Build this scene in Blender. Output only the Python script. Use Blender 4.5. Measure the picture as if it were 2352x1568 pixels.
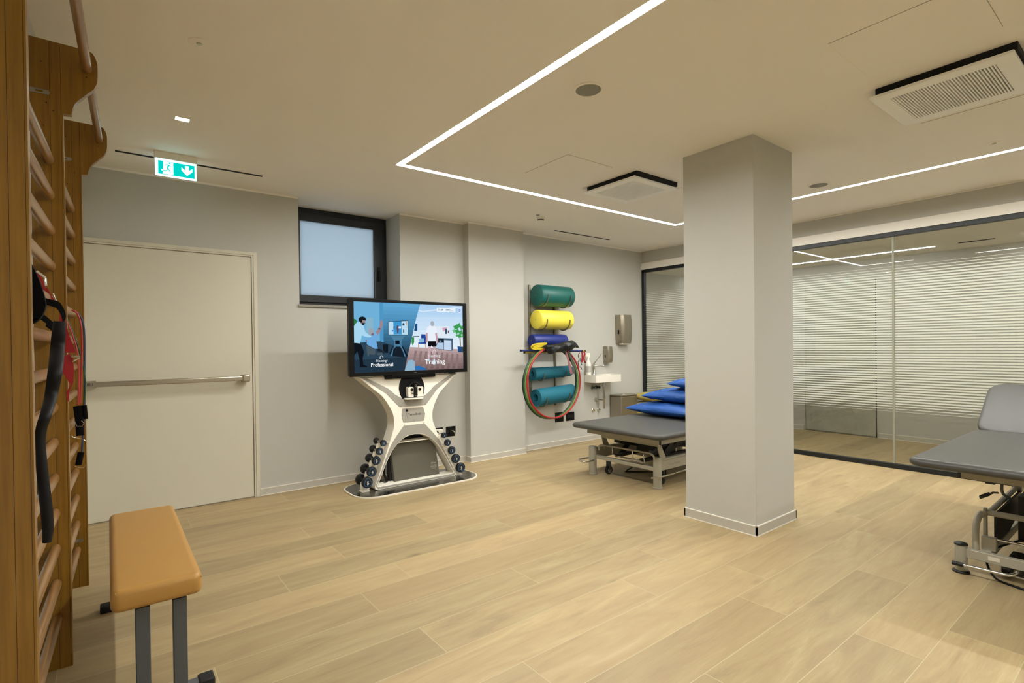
import bpy, bmesh, math, random
import numpy as np
from mathutils import Vector, Matrix, noise
from mathutils.geometry import tessellate_polygon

random.seed(7)
for o in list(bpy.data.objects):
    bpy.data.objects.remove(o)
S = bpy.context.scene
COL = S.collection

# ------------------------------------------------------------------ camera
FPX, CX, CY = 1204.739, 1176.0, 804.301
YAW, PITCH, ROLL, CAMH = 0.65690, -0.007462, -0.0119456, 1.366
_F = Vector((math.sin(YAW), math.cos(YAW), 0)); _R = Vector((math.cos(YAW), -math.sin(YAW), 0)); _U = Vector((0, 0, 1))
_F2 = _F * math.cos(PITCH) + _U * math.sin(PITCH); _U2 = _U * math.cos(PITCH) - _F * math.sin(PITCH)
_R3 = _R * math.cos(ROLL) + _U2 * math.sin(ROLL); _U3 = _U2 * math.cos(ROLL) - _R * math.sin(ROLL)
cam = bpy.data.objects.new('camera', bpy.data.cameras.new('camera'))
COL.objects.link(cam)
m = Matrix((( _R3.x, _U3.x, -_F2.x, 0), (_R3.y, _U3.y, -_F2.y, 0), (_R3.z, _U3.z, -_F2.z, CAMH), (0, 0, 0, 1)))
cam.matrix_world = m
cam.data.sensor_width = 36.0
cam.data.lens = FPX * 36.0 / 2352.0
cam.data.shift_y = (CY - 784.0) / 2352.0
cam.data.clip_start = 0.02
S.camera = cam

# ------------------------------------------------------------------ colour management, world, render look
S.view_settings.view_transform = 'Standard'
S.view_settings.look = 'None'
S.view_settings.exposure = 0.0
S.view_settings.gamma = 1.0
S.view_settings.use_curve_mapping = False
S.cycles.use_denoising = True
S.cycles.max_bounces = 10
S.cycles.diffuse_bounces = 7
S.cycles.transparent_max_bounces = 24
S.cycles.sample_clamp_indirect = 6.0
W = bpy.data.worlds.new('world'); S.world = W; W.use_nodes = True
W.node_tree.nodes['Background'].inputs[0].default_value = (0.80, 0.84, 0.82, 1)
W.node_tree.nodes['Background'].inputs[1].default_value = 1.15
LED = (1.0, 0.99, 0.95); LED_S = 146.0            # ceiling light strips
LED_CORRIDOR_S = 58.0

# ------------------------------------------------------------------ measures of the room
H = 2.842; YB = 5.317; XG = 6.715; XC = 8.70; HC = 2.55
def on(u, v, ax, val):
    """where the sight line through a measured picture point meets a plane x / y / z = val"""
    d = _F2 + _R3 * ((u - CX) / FPX) - _U3 * ((v - CY) / FPX)
    i = 'xyz'.index(ax); c = Vector((0, 0, CAMH))
    return c + d * ((val - c[i]) / d[i])

# ------------------------------------------------------------------ materials
def lin(c):
    c = c.lstrip('#'); r = []
    for i in (0, 2, 4):
        x = int(c[i:i+2], 16) / 255
        r.append(x / 12.92 if x <= .04045 else ((x + .055) / 1.055) ** 2.4)
    return tuple(r) + (1,)
MATS = {}
ALB = .68; BRIGHT = ('ceiling_paint', 'tan_leatherette', 'wall_paint', 'cassette_white', 'white_sticker', 'vinyl_e8d84a', 'white_ceramic', 'white_lacquer', 'white_plastic', 'white_trim', 'grey_baseboard', 'cream_door')
def P(name, col, rough=.5, metal=0., spec=.5, bump=0., bscale=200., var=0., vscale=4., coat=0., alpha=1., trans=0.):
    if name in MATS: return MATS[name]
    m = bpy.data.materials.new(name); m.use_nodes = True; nt = m.node_tree
    b = nt.nodes['Principled BSDF']
    c = lin(col) if isinstance(col, str) else tuple(col) + (1,)
    if not metal and name not in BRIGHT: c = tuple(v * ALB for v in c[:3]) + (1,)
    b.inputs['Base Color'].default_value = c
    b.inputs['Roughness'].default_value = rough
    b.inputs['Metallic'].default_value = metal
    b.inputs['Specular IOR Level'].default_value = spec
    b.inputs['Coat Weight'].default_value = coat
    b.inputs['Alpha'].default_value = alpha
    b.inputs['Transmission Weight'].default_value = trans
    if bump or var:
        tc = nt.nodes.new('ShaderNodeTexCoord')
    if bump:
        n = nt.nodes.new('ShaderNodeTexNoise'); n.inputs['Scale'].default_value = bscale; n.inputs['Detail'].default_value = 4
        nt.links.new(tc.outputs['Object'], n.inputs['Vector'])
        bp = nt.nodes.new('ShaderNodeBump'); bp.inputs['Strength'].default_value = bump; bp.inputs['Distance'].default_value = .002
        nt.links.new(n.outputs['Fac'], bp.inputs['Height']); nt.links.new(bp.outputs[0], b.inputs['Normal'])
    if var:
        n2 = nt.nodes.new('ShaderNodeTexNoise'); n2.inputs['Scale'].default_value = vscale; n2.inputs['Detail'].default_value = 5
        nt.links.new(tc.outputs['Object'], n2.inputs['Vector'])
        mp = nt.nodes.new('ShaderNodeMapRange'); mp.inputs[3].default_value = 1 - var; mp.inputs[4].default_value = 1 + var
        nt.links.new(n2.outputs['Fac'], mp.inputs[0])
        mx = nt.nodes.new('ShaderNodeMix'); mx.data_type = 'RGBA'; mx.blend_type = 'MULTIPLY'; mx.inputs[0].default_value = 1
        mx.inputs[6].default_value = c
        nt.links.new(mp.outputs[0], mx.inputs[7]); nt.links.new(mx.outputs[2], b.inputs['Base Color'])
    MATS[name] = m; return m
def EM(name, col, s=1.0):
    if name in MATS: return MATS[name]
    m = bpy.data.materials.new(name); m.use_nodes = True; nt = m.node_tree
    nt.nodes.remove(nt.nodes['Principled BSDF'])
    e = nt.nodes.new('ShaderNodeEmission')
    e.inputs[0].default_value = lin(col) if isinstance(col, str) else tuple(col) + (1,)
    e.inputs[1].default_value = s
    nt.links.new(e.outputs[0], nt.nodes['Material Output'].inputs[0])
    MATS[name] = m; return m
def WOOD(name, dark, light, axis='Z', rough=.35, scale=1.0, coat=.3):
    m = bpy.data.materials.new(name); m.use_nodes = True; nt = m.node_tree; b = nt.nodes['Principled BSDF']
    tc = nt.nodes.new('ShaderNodeTexCoord'); mp = nt.nodes.new('ShaderNodeMapping')
    sc = {'X': (1.2, 30, 30), 'Y': (30, 1.2, 30), 'Z': (30, 30, 1.2)}[axis]
    mp.inputs['Scale'].default_value = tuple(v * scale for v in sc)
    nt.links.new(tc.outputs['Object'], mp.inputs[0])
    n = nt.nodes.new('ShaderNodeTexNoise'); n.inputs['Scale'].default_value = 2.2; n.inputs['Detail'].default_value = 6; n.inputs['Roughness'].default_value = .6
    nt.links.new(mp.outputs[0], n.inputs['Vector'])
    r = nt.nodes.new('ShaderNodeValToRGB'); r.color_ramp.elements[0].position = .3; r.color_ramp.elements[1].position = .72
    r.color_ramp.elements[0].color = lin(dark); r.color_ramp.elements[1].color = lin(light)
    nt.links.new(n.outputs['Fac'], r.inputs[0]); nt.links.new(r.outputs[0], b.inputs['Base Color'])
    b.inputs['Roughness'].default_value = rough; b.inputs['Coat Weight'].default_value = coat; b.inputs['Coat Roughness'].default_value = .25
    MATS[name] = m; return m

M_wall = P('wall_paint', '#b9b8b0', .85, bump=.25, bscale=260)
M_ceil = P('ceiling_paint', '#eeeae1', .9)
M_white = P('white_lacquer', '#ece7da', .35)
M_trim = P('white_trim', '#e6e2d6', .5)
M_door = P('cream_door', '#cfcab8', .5, bump=.15, bscale=400)
M_black = P('black_plastic', '#0a0a0b', .45, spec=.2)
M_rubber = P('black_rubber', '#101011', .7)
M_frame = P('anthracite_frame', '#1b2023', .4, spec=.4)
M_steel = P('brushed_steel', '#b0a99a', .32, metal=1)
M_chrome = P('chrome', '#d8d6d0', .12, metal=1)
M_cream = P('cream_enamel', '#b9b39f', .4)
M_grey = P('light_grey_panel', '#b5b1a6', .5)
M_dark = P('dark_recess', '#050505', .9)
M_gap = P('joint_shadow_gap', '#b5ac98', .9)

# ------------------------------------------------------------------ mesh builder
def rotz(a): return Matrix.Rotation(a, 4, 'Z')
class MB:
    def __init__(s): s.v = []; s.f = []; s.m = []
    def add(s, vs, fs, m=0):
        b = len(s.v); s.v += [Vector(v) for v in vs]
        for f in fs: s.f.append(tuple(b + i for i in f)); s.m.append(m)
        return s
    def box(s, x0, x1, y0, y1, z0, z1, m=0):
        vs = [(x, y, z) for z in (z0, z1) for y in (y0, y1) for x in (x0, x1)]
        return s.add(vs, [(0,2,3,1),(4,5,7,6),(0,1,5,4),(2,6,7,3),(0,4,6,2),(1,3,7,5)], m)
    def obox(s, c, size, M=None, m=0):
        c = Vector(c); M = M or Matrix.Identity(3); M = M.to_3x3()
        hx, hy, hz = [a / 2 for a in size]
        vs = [c + M @ Vector((x, y, z)) for z in (-hz, hz) for y in (-hy, hy) for x in (-hx, hx)]
        return s.add(vs, [(0,2,3,1),(4,5,7,6),(0,1,5,4),(2,6,7,3),(0,4,6,2),(1,3,7,5)], m)
    def beam(s, p0, p1, w, h, m=0, up=(0, 0, 1)):
        p0 = Vector(p0); p1 = Vector(p1); d = (p1 - p0); L = d.length; d.normalize()
        u = Vector(up); sd = d.cross(u)
        if sd.length < 1e-5: sd = d.cross(Vector((1, 0, 0)))
        sd.normalize(); u = sd.cross(d)
        M = Matrix((d, sd, u)).transposed()
        return s.obox((p0 + p1) / 2, (L, w, h), M, m)
    def cyl(s, p0, p1, r0, r1=None, seg=24, m=0, caps=True, mc=None):
        r1 = r0 if r1 is None else r1; p0 = Vector(p0); p1 = Vector(p1); d = (p1 - p0).normalized()
        a = d.orthogonal().normalized(); b = d.cross(a); vs = []
        for p, r in ((p0, r0), (p1, r1)):
            for i in range(seg):
                t = 2 * math.pi * i / seg; vs.append(p + a * (r * math.cos(t)) + b * (r * math.sin(t)))
        s.add(vs, [(i, (i+1) % seg, seg + (i+1) % seg, seg + i) for i in range(seg)], m)
        if caps:
            s.add(vs[:seg], [tuple(range(seg))[::-1]], m if mc is None else mc)
            s.add(vs[seg:], [tuple(range(seg))], m if mc is None else mc)
        return s
    def lathe(s, o, axis, prof, seg=28, m=0):
        """prof: list of (distance along axis, radius)"""
        o = Vector(o); d = Vector(axis).normalized(); a = d.orthogonal().normalized(); b = d.cross(a); vs = []
        for h, r in prof:
            for i in range(seg):
                t = 2 * math.pi * i / seg; vs.append(o + d * h + a * (r * math.cos(t)) + b * (r * math.sin(t)))
        fs = [(k*seg + i, k*seg + (i+1) % seg, (k+1)*seg + (i+1) % seg, (k+1)*seg + i) for k in range(len(prof)-1) for i in range(seg)]
        s.add(vs, fs, m); n = len(prof)
        if prof[0][1] > 1e-6: s.add(vs[:seg], [tuple(range(seg))[::-1]], m)
        if prof[-1][1] > 1e-6: s.add(vs[-seg:], [tuple(range(seg))], m)
        return s
    def tube(s, pts, r, seg=12, m=0, closed=False, ry=None, up=None, caps=True):
        pts = [Vector(p) for p in pts]; n = len(pts); rr = r if isinstance(r, (list, tuple)) else [r] * n
        ryy = rr if ry is None else (ry if isinstance(ry, (list, tuple)) else [ry] * n)
        T = []
        for i in range(n):
            if closed: t = pts[(i+1) % n] - pts[i-1]
            else: t = pts[min(i+1, n-1)] - pts[max(i-1, 0)]
            T.append(t.normalized())
        a = Vector(up) if up else T[0].orthogonal()
        vs = []
        for i in range(n):
            if up: a = Vector(up)
            a = (a - T[i] * a.dot(T[i]))
            if a.length < 1e-5: a = T[i].orthogonal()
            a.normalize(); b = T[i].cross(a)
            for k in range(seg):
                t = 2 * math.pi * k / seg; vs.append(pts[i] + a * (rr[i] * math.cos(t)) + b * (ryy[i] * math.sin(t)))
        N = n if closed else n - 1
        s.add(vs, [(i*seg + k, i*seg + (k+1) % seg, ((i+1) % n)*seg + (k+1) % seg, ((i+1) % n)*seg + k) for i in range(N) for k in range(seg)], m)
        if not closed and caps:
            s.add(vs[:seg], [tuple(range(seg))[::-1]], m); s.add(vs[-seg:], [tuple(range(seg))], m)
        return s
    def prism(s, outer, to3, d0, d1, holes=(), m=0, mside=None, mback=None):
        """outer, holes: 2D loops; to3(a, b, d) -> 3D; a solid between d0 and d1"""
        loops = [list(outer)] + [list(h) for h in holes]
        flat = [p for L in loops for p in L]
        tris = tessellate_polygon([[Vector((p[0], p[1], 0)) for p in L] for L in loops])
        mside = m if mside is None else mside; mback = m if mback is None else mback
        v0 = [to3(p[0], p[1], d0) for p in flat]; v1 = [to3(p[0], p[1], d1) for p in flat]
        s.add(v0, [tuple(t) for t in tris], m); s.add(v1, [tuple(t)[::-1] for t in tris], mback)
        b = 0
        for L in loops:
            n = len(L)
            vs = v0[b:b+n] + v1[b:b+n]
            s.add(vs, [(i, (i+1) % n, n + (i+1) % n, n + i) for i in range(n)], mside); b += n
        return s
    def build(s, name, mats, parent=None, bevel=0, seg=2, smooth=True, ang=35, sub=0, weld=True):
        off = WLOC.get(parent, Vector((0, 0, 0)))
        me = bpy.data.meshes.new(name)
        me.from_pydata([v - off for v in s.v], [], s.f); me.update()
        if not isinstance(mats, (list, tuple)): mats = [mats]
        for mt in mats: me.materials.append(mt)
        for p, k in zip(me.polygons, s.m): p.material_index = k
        bm = bmesh.new(); bm.from_mesh(me)
        if weld: bmesh.ops.remove_doubles(bm, verts=bm.verts, dist=1e-5)
        bmesh.ops.recalc_face_normals(bm, faces=bm.faces)
        bm.to_mesh(me); bm.free()
        if smooth:
            me.polygons.foreach_set('use_smooth', [True] * len(me.polygons)); me.set_sharp_from_angle(angle=math.radians(ang))
        o = bpy.data.objects.new(name, me); COL.objects.link(o)
        if parent: o.parent = parent
        WLOC[o] = off
        if bevel:
            b = o.modifiers.new('bevel', 'BEVEL'); b.width = bevel; b.segments = seg; b.limit_method = 'ANGLE'; b.angle_limit = math.radians(40)
            if smooth:
                b.harden_normals = False
        if sub:
            sb = o.modifiers.new('sub', 'SUBSURF'); sb.levels = sub; sb.render_levels = sub
        return o
WLOC = {}
def thing(name, label, cat, loc=(0, 0, 0), group=None):
    o = bpy.data.objects.new(name, None); COL.objects.link(o); o.location = loc; o.empty_display_size = .05
    WLOC[o] = Vector(loc)
    o['label'] = label; o['category'] = cat
    if group: o['group'] = group
    return o
def tag(o, label, cat, group=None):
    o['label'] = label; o['category'] = cat
    if group: o['group'] = group
    return o
def struct(o, label=None):
    o['kind'] = 'structure'
    if label: o['label'] = label
    return o
def relocate(o, loc):
    """give a one-mesh thing its origin at loc"""
    loc = Vector(loc); o.data.transform(Matrix.Translation(-loc)); o.location = loc; return o
def arc(cx, cy, r, a0, a1, n=8):
    return [(cx + r * math.cos(math.radians(a0 + (a1-a0) * i / n)), cy + r * math.sin(math.radians(a0 + (a1-a0) * i / n))) for i in range(n + 1)]
def rrect(x0, x1, y0, y1, r, n=6):
    return arc(x1-r, y1-r, r, 0, 90, n) + arc(x0+r, y1-r, r, 90, 180, n) + arc(x0+r, y0+r, r, 180, 270, n) + arc(x1-r, y0+r, r, 270, 360, n)
def catmull(pts, n=8, closed=False):
    P_ = [Vector(p) for p in pts]; out = []; N = len(P_)
    rng = range(N) if closed else range(N - 1)
    for i in rng:
        if closed: a, b, c, d = P_[i-1], P_[i], P_[(i+1) % N], P_[(i+2) % N]
        else: a, b, c, d = P_[max(i-1, 0)], P_[i], P_[i+1], P_[min(i+2, N-1)]
        for k in range(n):
            t = k / n
            out.append(.5 * ((2*b) + (c-a)*t + (2*a-5*b+4*c-d)*t*t + (3*b-a-3*c+d)*t**3))
    if not closed: out.append(P_[-1])
    return out
XZ = lambda y_: (lambda a, b, d: Vector((a, d, b)))
def xz(a, b, d): return Vector((a, d, b))
def xy(a, b, d): return Vector((a, b, d))
def yz(a, b, d): return Vector((d, a, b))
DG = None
def text_mb(mb, s, width, cx, z0, y, m=0, bold=0.0, shear=0.0, height=None, plane=xz, align='C'):
    """flat lettering added to a mesh builder, fitted to a width"""
    cu = bpy.data.curves.new('t', 'FONT'); cu.body = s; cu.offset = bold; cu.shear = shear; cu.resolution_u = 3
    ob = bpy.data.objects.new('t', cu); COL.objects.link(ob); bpy.context.view_layer.update()
    me = bpy.data.meshes.new_from_object(ob.evaluated_get(bpy.context.evaluated_depsgraph_get()))
    vs = [v.co.copy() for v in me.vertices]; fs = [tuple(p.vertices) for p in me.polygons]
    x0 = min(v.x for v in vs); x1 = max(v.x for v in vs); k = width / (x1 - x0)
    ky = k if height is None else height / max(v.y for v in vs)
    ox = {'C': cx - width / 2, 'L': cx}[align]
    mb.add([plane(ox + (v.x - x0) * k, z0 + v.y * ky, y) for v in vs], fs, m)
    bpy.data.objects.remove(ob); bpy.data.curves.remove(cu); bpy.data.meshes.remove(me)

# =================================================================== THE SETTING
# ---- floor: wood-look planks along x
mf = bpy.data.materials.new('plank_floor'); mf.use_nodes = True; nt = mf.node_tree; b = nt.nodes['Principled BSDF']
def N(t): return nt.nodes.new(t)
geo = N('ShaderNodeNewGeometry'); at = N('ShaderNodeAttribute'); at.attribute_name = 'plank'; L_ = nt.links.new
sp = N('ShaderNodeSeparateColor'); L_(at.outputs['Color'], sp.inputs[0])
off = N('ShaderNodeCombineXYZ')
mul = N('ShaderNodeMath'); mul.operation = 'MULTIPLY'; mul.inputs[1].default_value = 40; L_(sp.outputs[0], mul.inputs[0])
L_(mul.outputs[0], off.inputs[0]); L_(mul.outputs[0], off.inputs[1]); L_(mul.outputs[0], off.inputs[2])
va = N('ShaderNodeVectorMath'); L_(geo.outputs['Position'], va.inputs[0]); L_(off.outputs[0], va.inputs[1])
m1 = N('ShaderNodeMapping'); m1.inputs['Scale'].default_value = (1.0, 6.5, 1); L_(va.outputs[0], m1.inputs[0])
n1 = N('ShaderNodeTexNoise'); n1.inputs['Scale'].default_value = 1.6; n1.inputs['Detail'].default_value = 7; n1.inputs['Roughness'].default_value = .62; n1.inputs['Distortion'].default_value = .9
L_(m1.outputs[0], n1.inputs['Vector'])
m2 = N('ShaderNodeMapping'); m2.inputs['Scale'].default_value = (5, 90, 1); L_(va.outputs[0], m2.inputs[0])
n2 = N('ShaderNodeTexNoise'); n2.inputs['Scale'].default_value = 2; n2.inputs['Detail'].default_value = 4; L_(m2.outputs[0], n2.inputs['Vector'])
ramp = N('ShaderNodeValToRGB'); cr = ramp.color_ramp
cr.elements[0].position = .16; cr.elements[0].color = lin('#766a4e')
cr.elements[1].position = .75; cr.elements[1].color = lin('#ae9d79')
e = cr.elements.new(.42); e.color = lin('#988562'); e = cr.elements.new(.58); e.color = lin('#a1906a')
L_(n1.outputs['Fac'], ramp.inputs[0])
fine = N('ShaderNodeMapRange'); fine.inputs[1].default_value = .3; fine.inputs[2].default_value = .7; fine.inputs[3].default_value = .94; fine.inputs[4].default_value = 1.05; L_(n2.outputs['Fac'], fine.inputs[0])
pl = N('ShaderNodeMapRange'); pl.inputs[3].default_value = .84; pl.inputs[4].default_value = 1.14; L_(sp.outputs[1], pl.inputs[0])
mm = N('ShaderNodeMath'); mm.operation = 'MULTIPLY'; L_(fine.outputs[0], mm.inputs[0]); L_(pl.outputs[0], mm.inputs[1])
# knots
m3 = N('ShaderNodeMapping'); m3.inputs['Scale'].default_value = (1.0, 2.6, 1); L_(va.outputs[0], m3.inputs[0])
vo = N('ShaderNodeTexVoronoi'); vo.inputs['Scale'].default_value = 1.3; L_(m3.outputs[0], vo.inputs['Vector'])
kn = N('ShaderNodeMapRange'); kn.inputs[1].default_value = .02; kn.inputs[2].default_value = .09; kn.inputs[3].default_value = .66; kn.inputs[4].default_value = 1; L_(vo.outputs['Distance'], kn.inputs[0])
mk = N('ShaderNodeMath'); mk.operation = 'MULTIPLY'; L_(mm.outputs[0], mk.inputs[0]); L_(kn.outputs[0], mk.inputs[1])
mx = N('ShaderNodeMix'); mx.data_type = 'RGBA'; mx.blend_type = 'MULTIPLY'; mx.inputs[0].default_value = 1
L_(ramp.outputs[0], mx.inputs[6]); L_(mk.outputs[0], mx.inputs[7])
hs = N('ShaderNodeMix'); hs.data_type = 'RGBA'; hs.blend_type = 'MIX'; hs.inputs[7].default_value = lin('#ab906a')
ht = N('ShaderNodeMath'); ht.operation = 'MULTIPLY'; ht.inputs[1].default_value = .35; L_(sp.outputs[2], ht.inputs[0]); L_(ht.outputs[0], hs.inputs[0])
L_(mx.outputs[2], hs.inputs[6]); L_(hs.outputs[2], b.inputs['Base Color'])
b.inputs['Roughness'].default_value = .46; b.inputs['Specular IOR Level'].default_value = .35
bp = N('ShaderNodeBump'); bp.inputs['Strength'].default_value = .12; bp.inputs['Distance'].default_value = .002; L_(n2.outputs['Fac'], bp.inputs['Height']); L_(bp.outputs[0], b.inputs['Normal'])
M_grout = P('floor_grout', '#d9cba6', .8)
PW, PL, G = .2665, 1.605, .0014
joints = {0: 2.76, 1: 3.55, 2: 2.684, 3: 3.01, 4: 2.352, 5: 1.185, 6: 1.95, 7: 1.10, 8: 1.416, 9: .796, 10: 1.208, 11: 1.968, 12: 1.149, 13: 1.463, 14: .4, 15: 2.1, 16: 1.275, 17: .7}
mb = MB(); fx0, fx1, fy0, fy1 = -.75, 8.75, -4.0, 5.75
mb.box(fx0, fx1, fy0, fy1, -.08, -.0004, 1)
cols = []
k0 = int(math.floor((fy0 - .705) / PW))
for k in range(k0, 20):
    ya = .705 + k * PW; yb = ya + PW
    if yb <= fy0 or ya >= fy1: continue
    j = joints.get(k, random.random() * PL); x = j - PL * math.ceil((j - fx0) / PL)
    while x < fx1:
        xa, xb = max(x, fx0), min(x + PL, fx1)
        if xb - xa > .01:
            mb.add([(xa + G, max(ya, fy0) + G, 0), (xb - G, max(ya, fy0) + G, 0), (xb - G, min(yb, fy1) - G, 0), (xa + G, min(yb, fy1) - G, 0)], [(0, 1, 2, 3)], 0)
        x += PL
fl = struct(mb.build('floor', [mf, M_grout], smooth=False, weld=False))
ca = fl.data.color_attributes.new('plank', 'FLOAT_COLOR', 'CORNER')
rr_ = random.Random(11)
for p in fl.data.polygons:
    c = (rr_.random(), rr_.random(), rr_.random(), 1)
    for li in p.loop_indices: ca.data[li].color = c

# ---- ceiling
SW, SL0, SL1, SM, SE, SR = .025, 1.889, 5.587, 3.902, -2.4, .005     # slot of the light strip: half width, lines, end, recess
mb = MB(); c0, c1 = H, H + .12
mb.box(-.75, SL0 - SW, -4.0, 5.75, c0, c1).box(SL1 + SW, XG + .12, -4.0, 5.75, c0, c1)
mb.box(SL0 - SW, SL1 + SW, SM + SW, 5.75, c0, c1).box(SL0 + SW, SL1 - SW, SE + SW, SM - SW, c0, c1)
mb.box(SL0 - SW, SL1 + SW, -4.0, SE - SW, c0, c1)
mb.box(SL0 - SW, SL1 + SW, SE - SW, SM + SW, H + .06, c1)
struct(mb.build('ceiling', M_ceil, smooth=False))
struct(MB().box(XG - .02, XC + .05, -4.0, 5.55, HC, HC + .1).build('ceiling_corridor', M_ceil, smooth=False))
# ---- back wall with the window hole and the pilaster
wx0, wx1, wz0 = 1.49, 2.56, 1.80
mb = MB()
mb.box(-.75, wx0, YB, YB + .42, 0, H); mb.box(wx0, wx1, YB, YB + .42, 0, wz0); mb.box(wx1, XG, YB, YB + .42, 0, H)
mb.box(3.384, 4.215, 5.206, YB + .01, 0, H)
struct(mb.build('wall_back', M_wall, smooth=False))
struct(MB().box(XG - .02, XC + .05, 5.46, 5.6, 0, HC + .1).build('wall_corridor_end', M_wall, smooth=False))
# ---- left wall, slightly out of square
ES = Vector((.0343, 1, 0)).normalized(); ET = Vector((1, -.0343, 0)).normalized()
PW0 = Vector((-.257, 2.985, 0))
def lw(s, t, z): return PW0 + ES * (s - 2.985) + ET * t + Vector((0, 0, z))
mb = MB()
q = [lw(-4.0, 0, 0), lw(5.6, 0, 0), lw(5.6, -.15, 0), lw(-4.0, -.15, 0)]
mb.add(q + [p + Vector((0, 0, H)) for p in q], [(0,1,2,3),(4,7,6,5),(0,4,5,1),(1,5,6,2),(2,6,7,3),(3,7,4,0)])
struct(mb.build('wall_left', M_wall, smooth=False))
# ---- right: lintel above the glazing, and its return at the far end
struct(MB().box(XG, XG + .1, -4.0, 5.6, 2.547, H).build('wall_right', M_wall, smooth=False))
struct(MB().box(-.75, XC + .05, -4.05, -3.95, 0, H).build('wall_front', M_wall, smooth=False))
struct(MB().box(XC, XC + .12, -4.0, 5.6, 0, HC + .1).build('wall_corridor', M_wall, smooth=False))
# ---- column
C0, C1, D0, D1 = 3.624, 4.212, 1.889, 2.458
struct(MB().box(C0, C1, D0, D1, 0, H).build('column', M_wall, bevel=.003))
# ---- baseboards: grey board with pale top edge and floor bead
M_bb = P('grey_baseboard', '#b9b5aa', .6)
def base_run(mb, p0, p1, n, h=.068, t=.011):
    p0 = Vector(p0); p1 = Vector(p1); n = Vector(n)
    for (a, b_, tt, mi) in ((.006, h - .005, t, 0), (h - .005, h, t + .001, 1), (0, .006, t + .004, 1)):
        q = [p0, p1, p1 + n * tt, p0 + n * tt]
        mb.add([v + Vector((0, 0, a)) for v in q] + [v + Vector((0, 0, b_)) for v in q], [(0,1,2,3),(4,7,6,5),(0,4,5,1),(1,5,6,2),(2,6,7,3),(3,7,4,0)], mi)
mb = MB()
base_run(mb, (1.115, YB, 0), (3.384, YB, 0), (0, -1, 0)); base_run(mb, (3.384, YB, 0), (3.384, 5.206 - .011, 0), (-1, 0, 0))
base_run(mb, (3.373, 5.206, 0), (4.226, 5.206, 0), (0, -1, 0)); base_run(mb, (4.215, 5.206 - .011, 0), (4.215, YB, 0), (1, 0, 0)); base_run(mb, (4.215, YB, 0), (XG, YB, 0), (0, -1, 0))
struct(mb.build('baseboard_back', [M_bb, M_trim], smooth=False))
mb = MB(); e_ = .011
base_run(mb, (C0 - e_, D0, 0), (C1 + e_, D0, 0), (0, -1, 0), .072); base_run(mb, (C0, D0 - e_, 0), (C0, D1 + e_, 0), (-1, 0, 0), .072)
base_run(mb, (C1, D0 - e_, 0), (C1, D1 + e_, 0), (1, 0, 0), .072); base_run(mb, (C0 - e_, D1, 0), (C1 + e_, D1, 0), (0, 1, 0), .072)
struct(mb.build('baseboard_column', [M_bb, M_trim], smooth=False))
mb = MB(); base_run(mb, (XC, -4, 0), (XC, 2.74, 0), (-1, 0, 0), .068); base_run(mb, (XC, 3.75, 0), (XC, 5.46, 0), (-1, 0, 0), .068)
base_run(mb, (XG + .1, 5.46, 0), (XC, 5.46, 0), (0, -1, 0))
struct(mb.build('baseboard_corridor', [M_bb, M_trim], smooth=False))
# ---- pale strip between wall and ceiling
mb = MB(); t_ = .004
mb.box(-.3, wx0, YB - t_, YB, H - .016, H); mb.box(wx1, 3.384, YB - t_, YB, H - .016, H); mb.box(3.38, 4.219, 5.206 - t_, 5.206, H - .016, H)
mb.box(3.38, 3.384, 5.206, YB, H - .016, H); mb.box(4.215, XG, YB - t_, YB, H - .016, H); mb.box(XG - t_, XG, -4, YB, H - .008, H)
struct(mb.build('trim_1', M_ceil, smooth=False))

# ---- door with push bar
dr = thing('door_1', 'cream flush fire door with steel push bar beside the wall bars', 'door', (.48, YB, 0)); dr['kind'] = 'structure'
mb = MB(); fz = 2.262
mb.box(-.19, -.145, YB - .028, YB + .01, 0, fz); mb.box(1.077, 1.108, YB - .028, YB + .01, 0, fz); mb.box(-.145, 1.077, YB - .028, YB + .01, fz - .028, fz)
mb.box(1.062, 1.077, YB - .022, YB + .01, 0, fz - .028); mb.box(-.145, 1.062, YB - .022, YB + .01, fz - .042, fz - .028)
mb.build('door_frame', M_door, dr, bevel=.002, weld=False)
MB().box(-.14, 1.058, YB - .012, YB, .008, fz - .046).build('door_leaf', M_door, dr, bevel=.002)
pb = MB().box(-.09, .97, YB - .105, YB - .085, 1.086, 1.128).build('push_bar', M_steel, dr, bevel=.008, seg=3)
MB().box(.955, 1.02, YB - .112, YB - .015, 1.076, 1.140).build('bar_bracket', M_steel, pb, bevel=.012, seg=3)
mb = MB().box(-.175, -.075, YB - .11, YB - .015, 1.08, 1.135)
for i in range(9): mb.box(-.16 + i * .008, -.157 + i * .008, YB - .1115, YB - .11, 1.095, 1.12, 1)
mb.build('bar_bracket', [M_steel, M_black], pb, bevel=.003)

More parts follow.
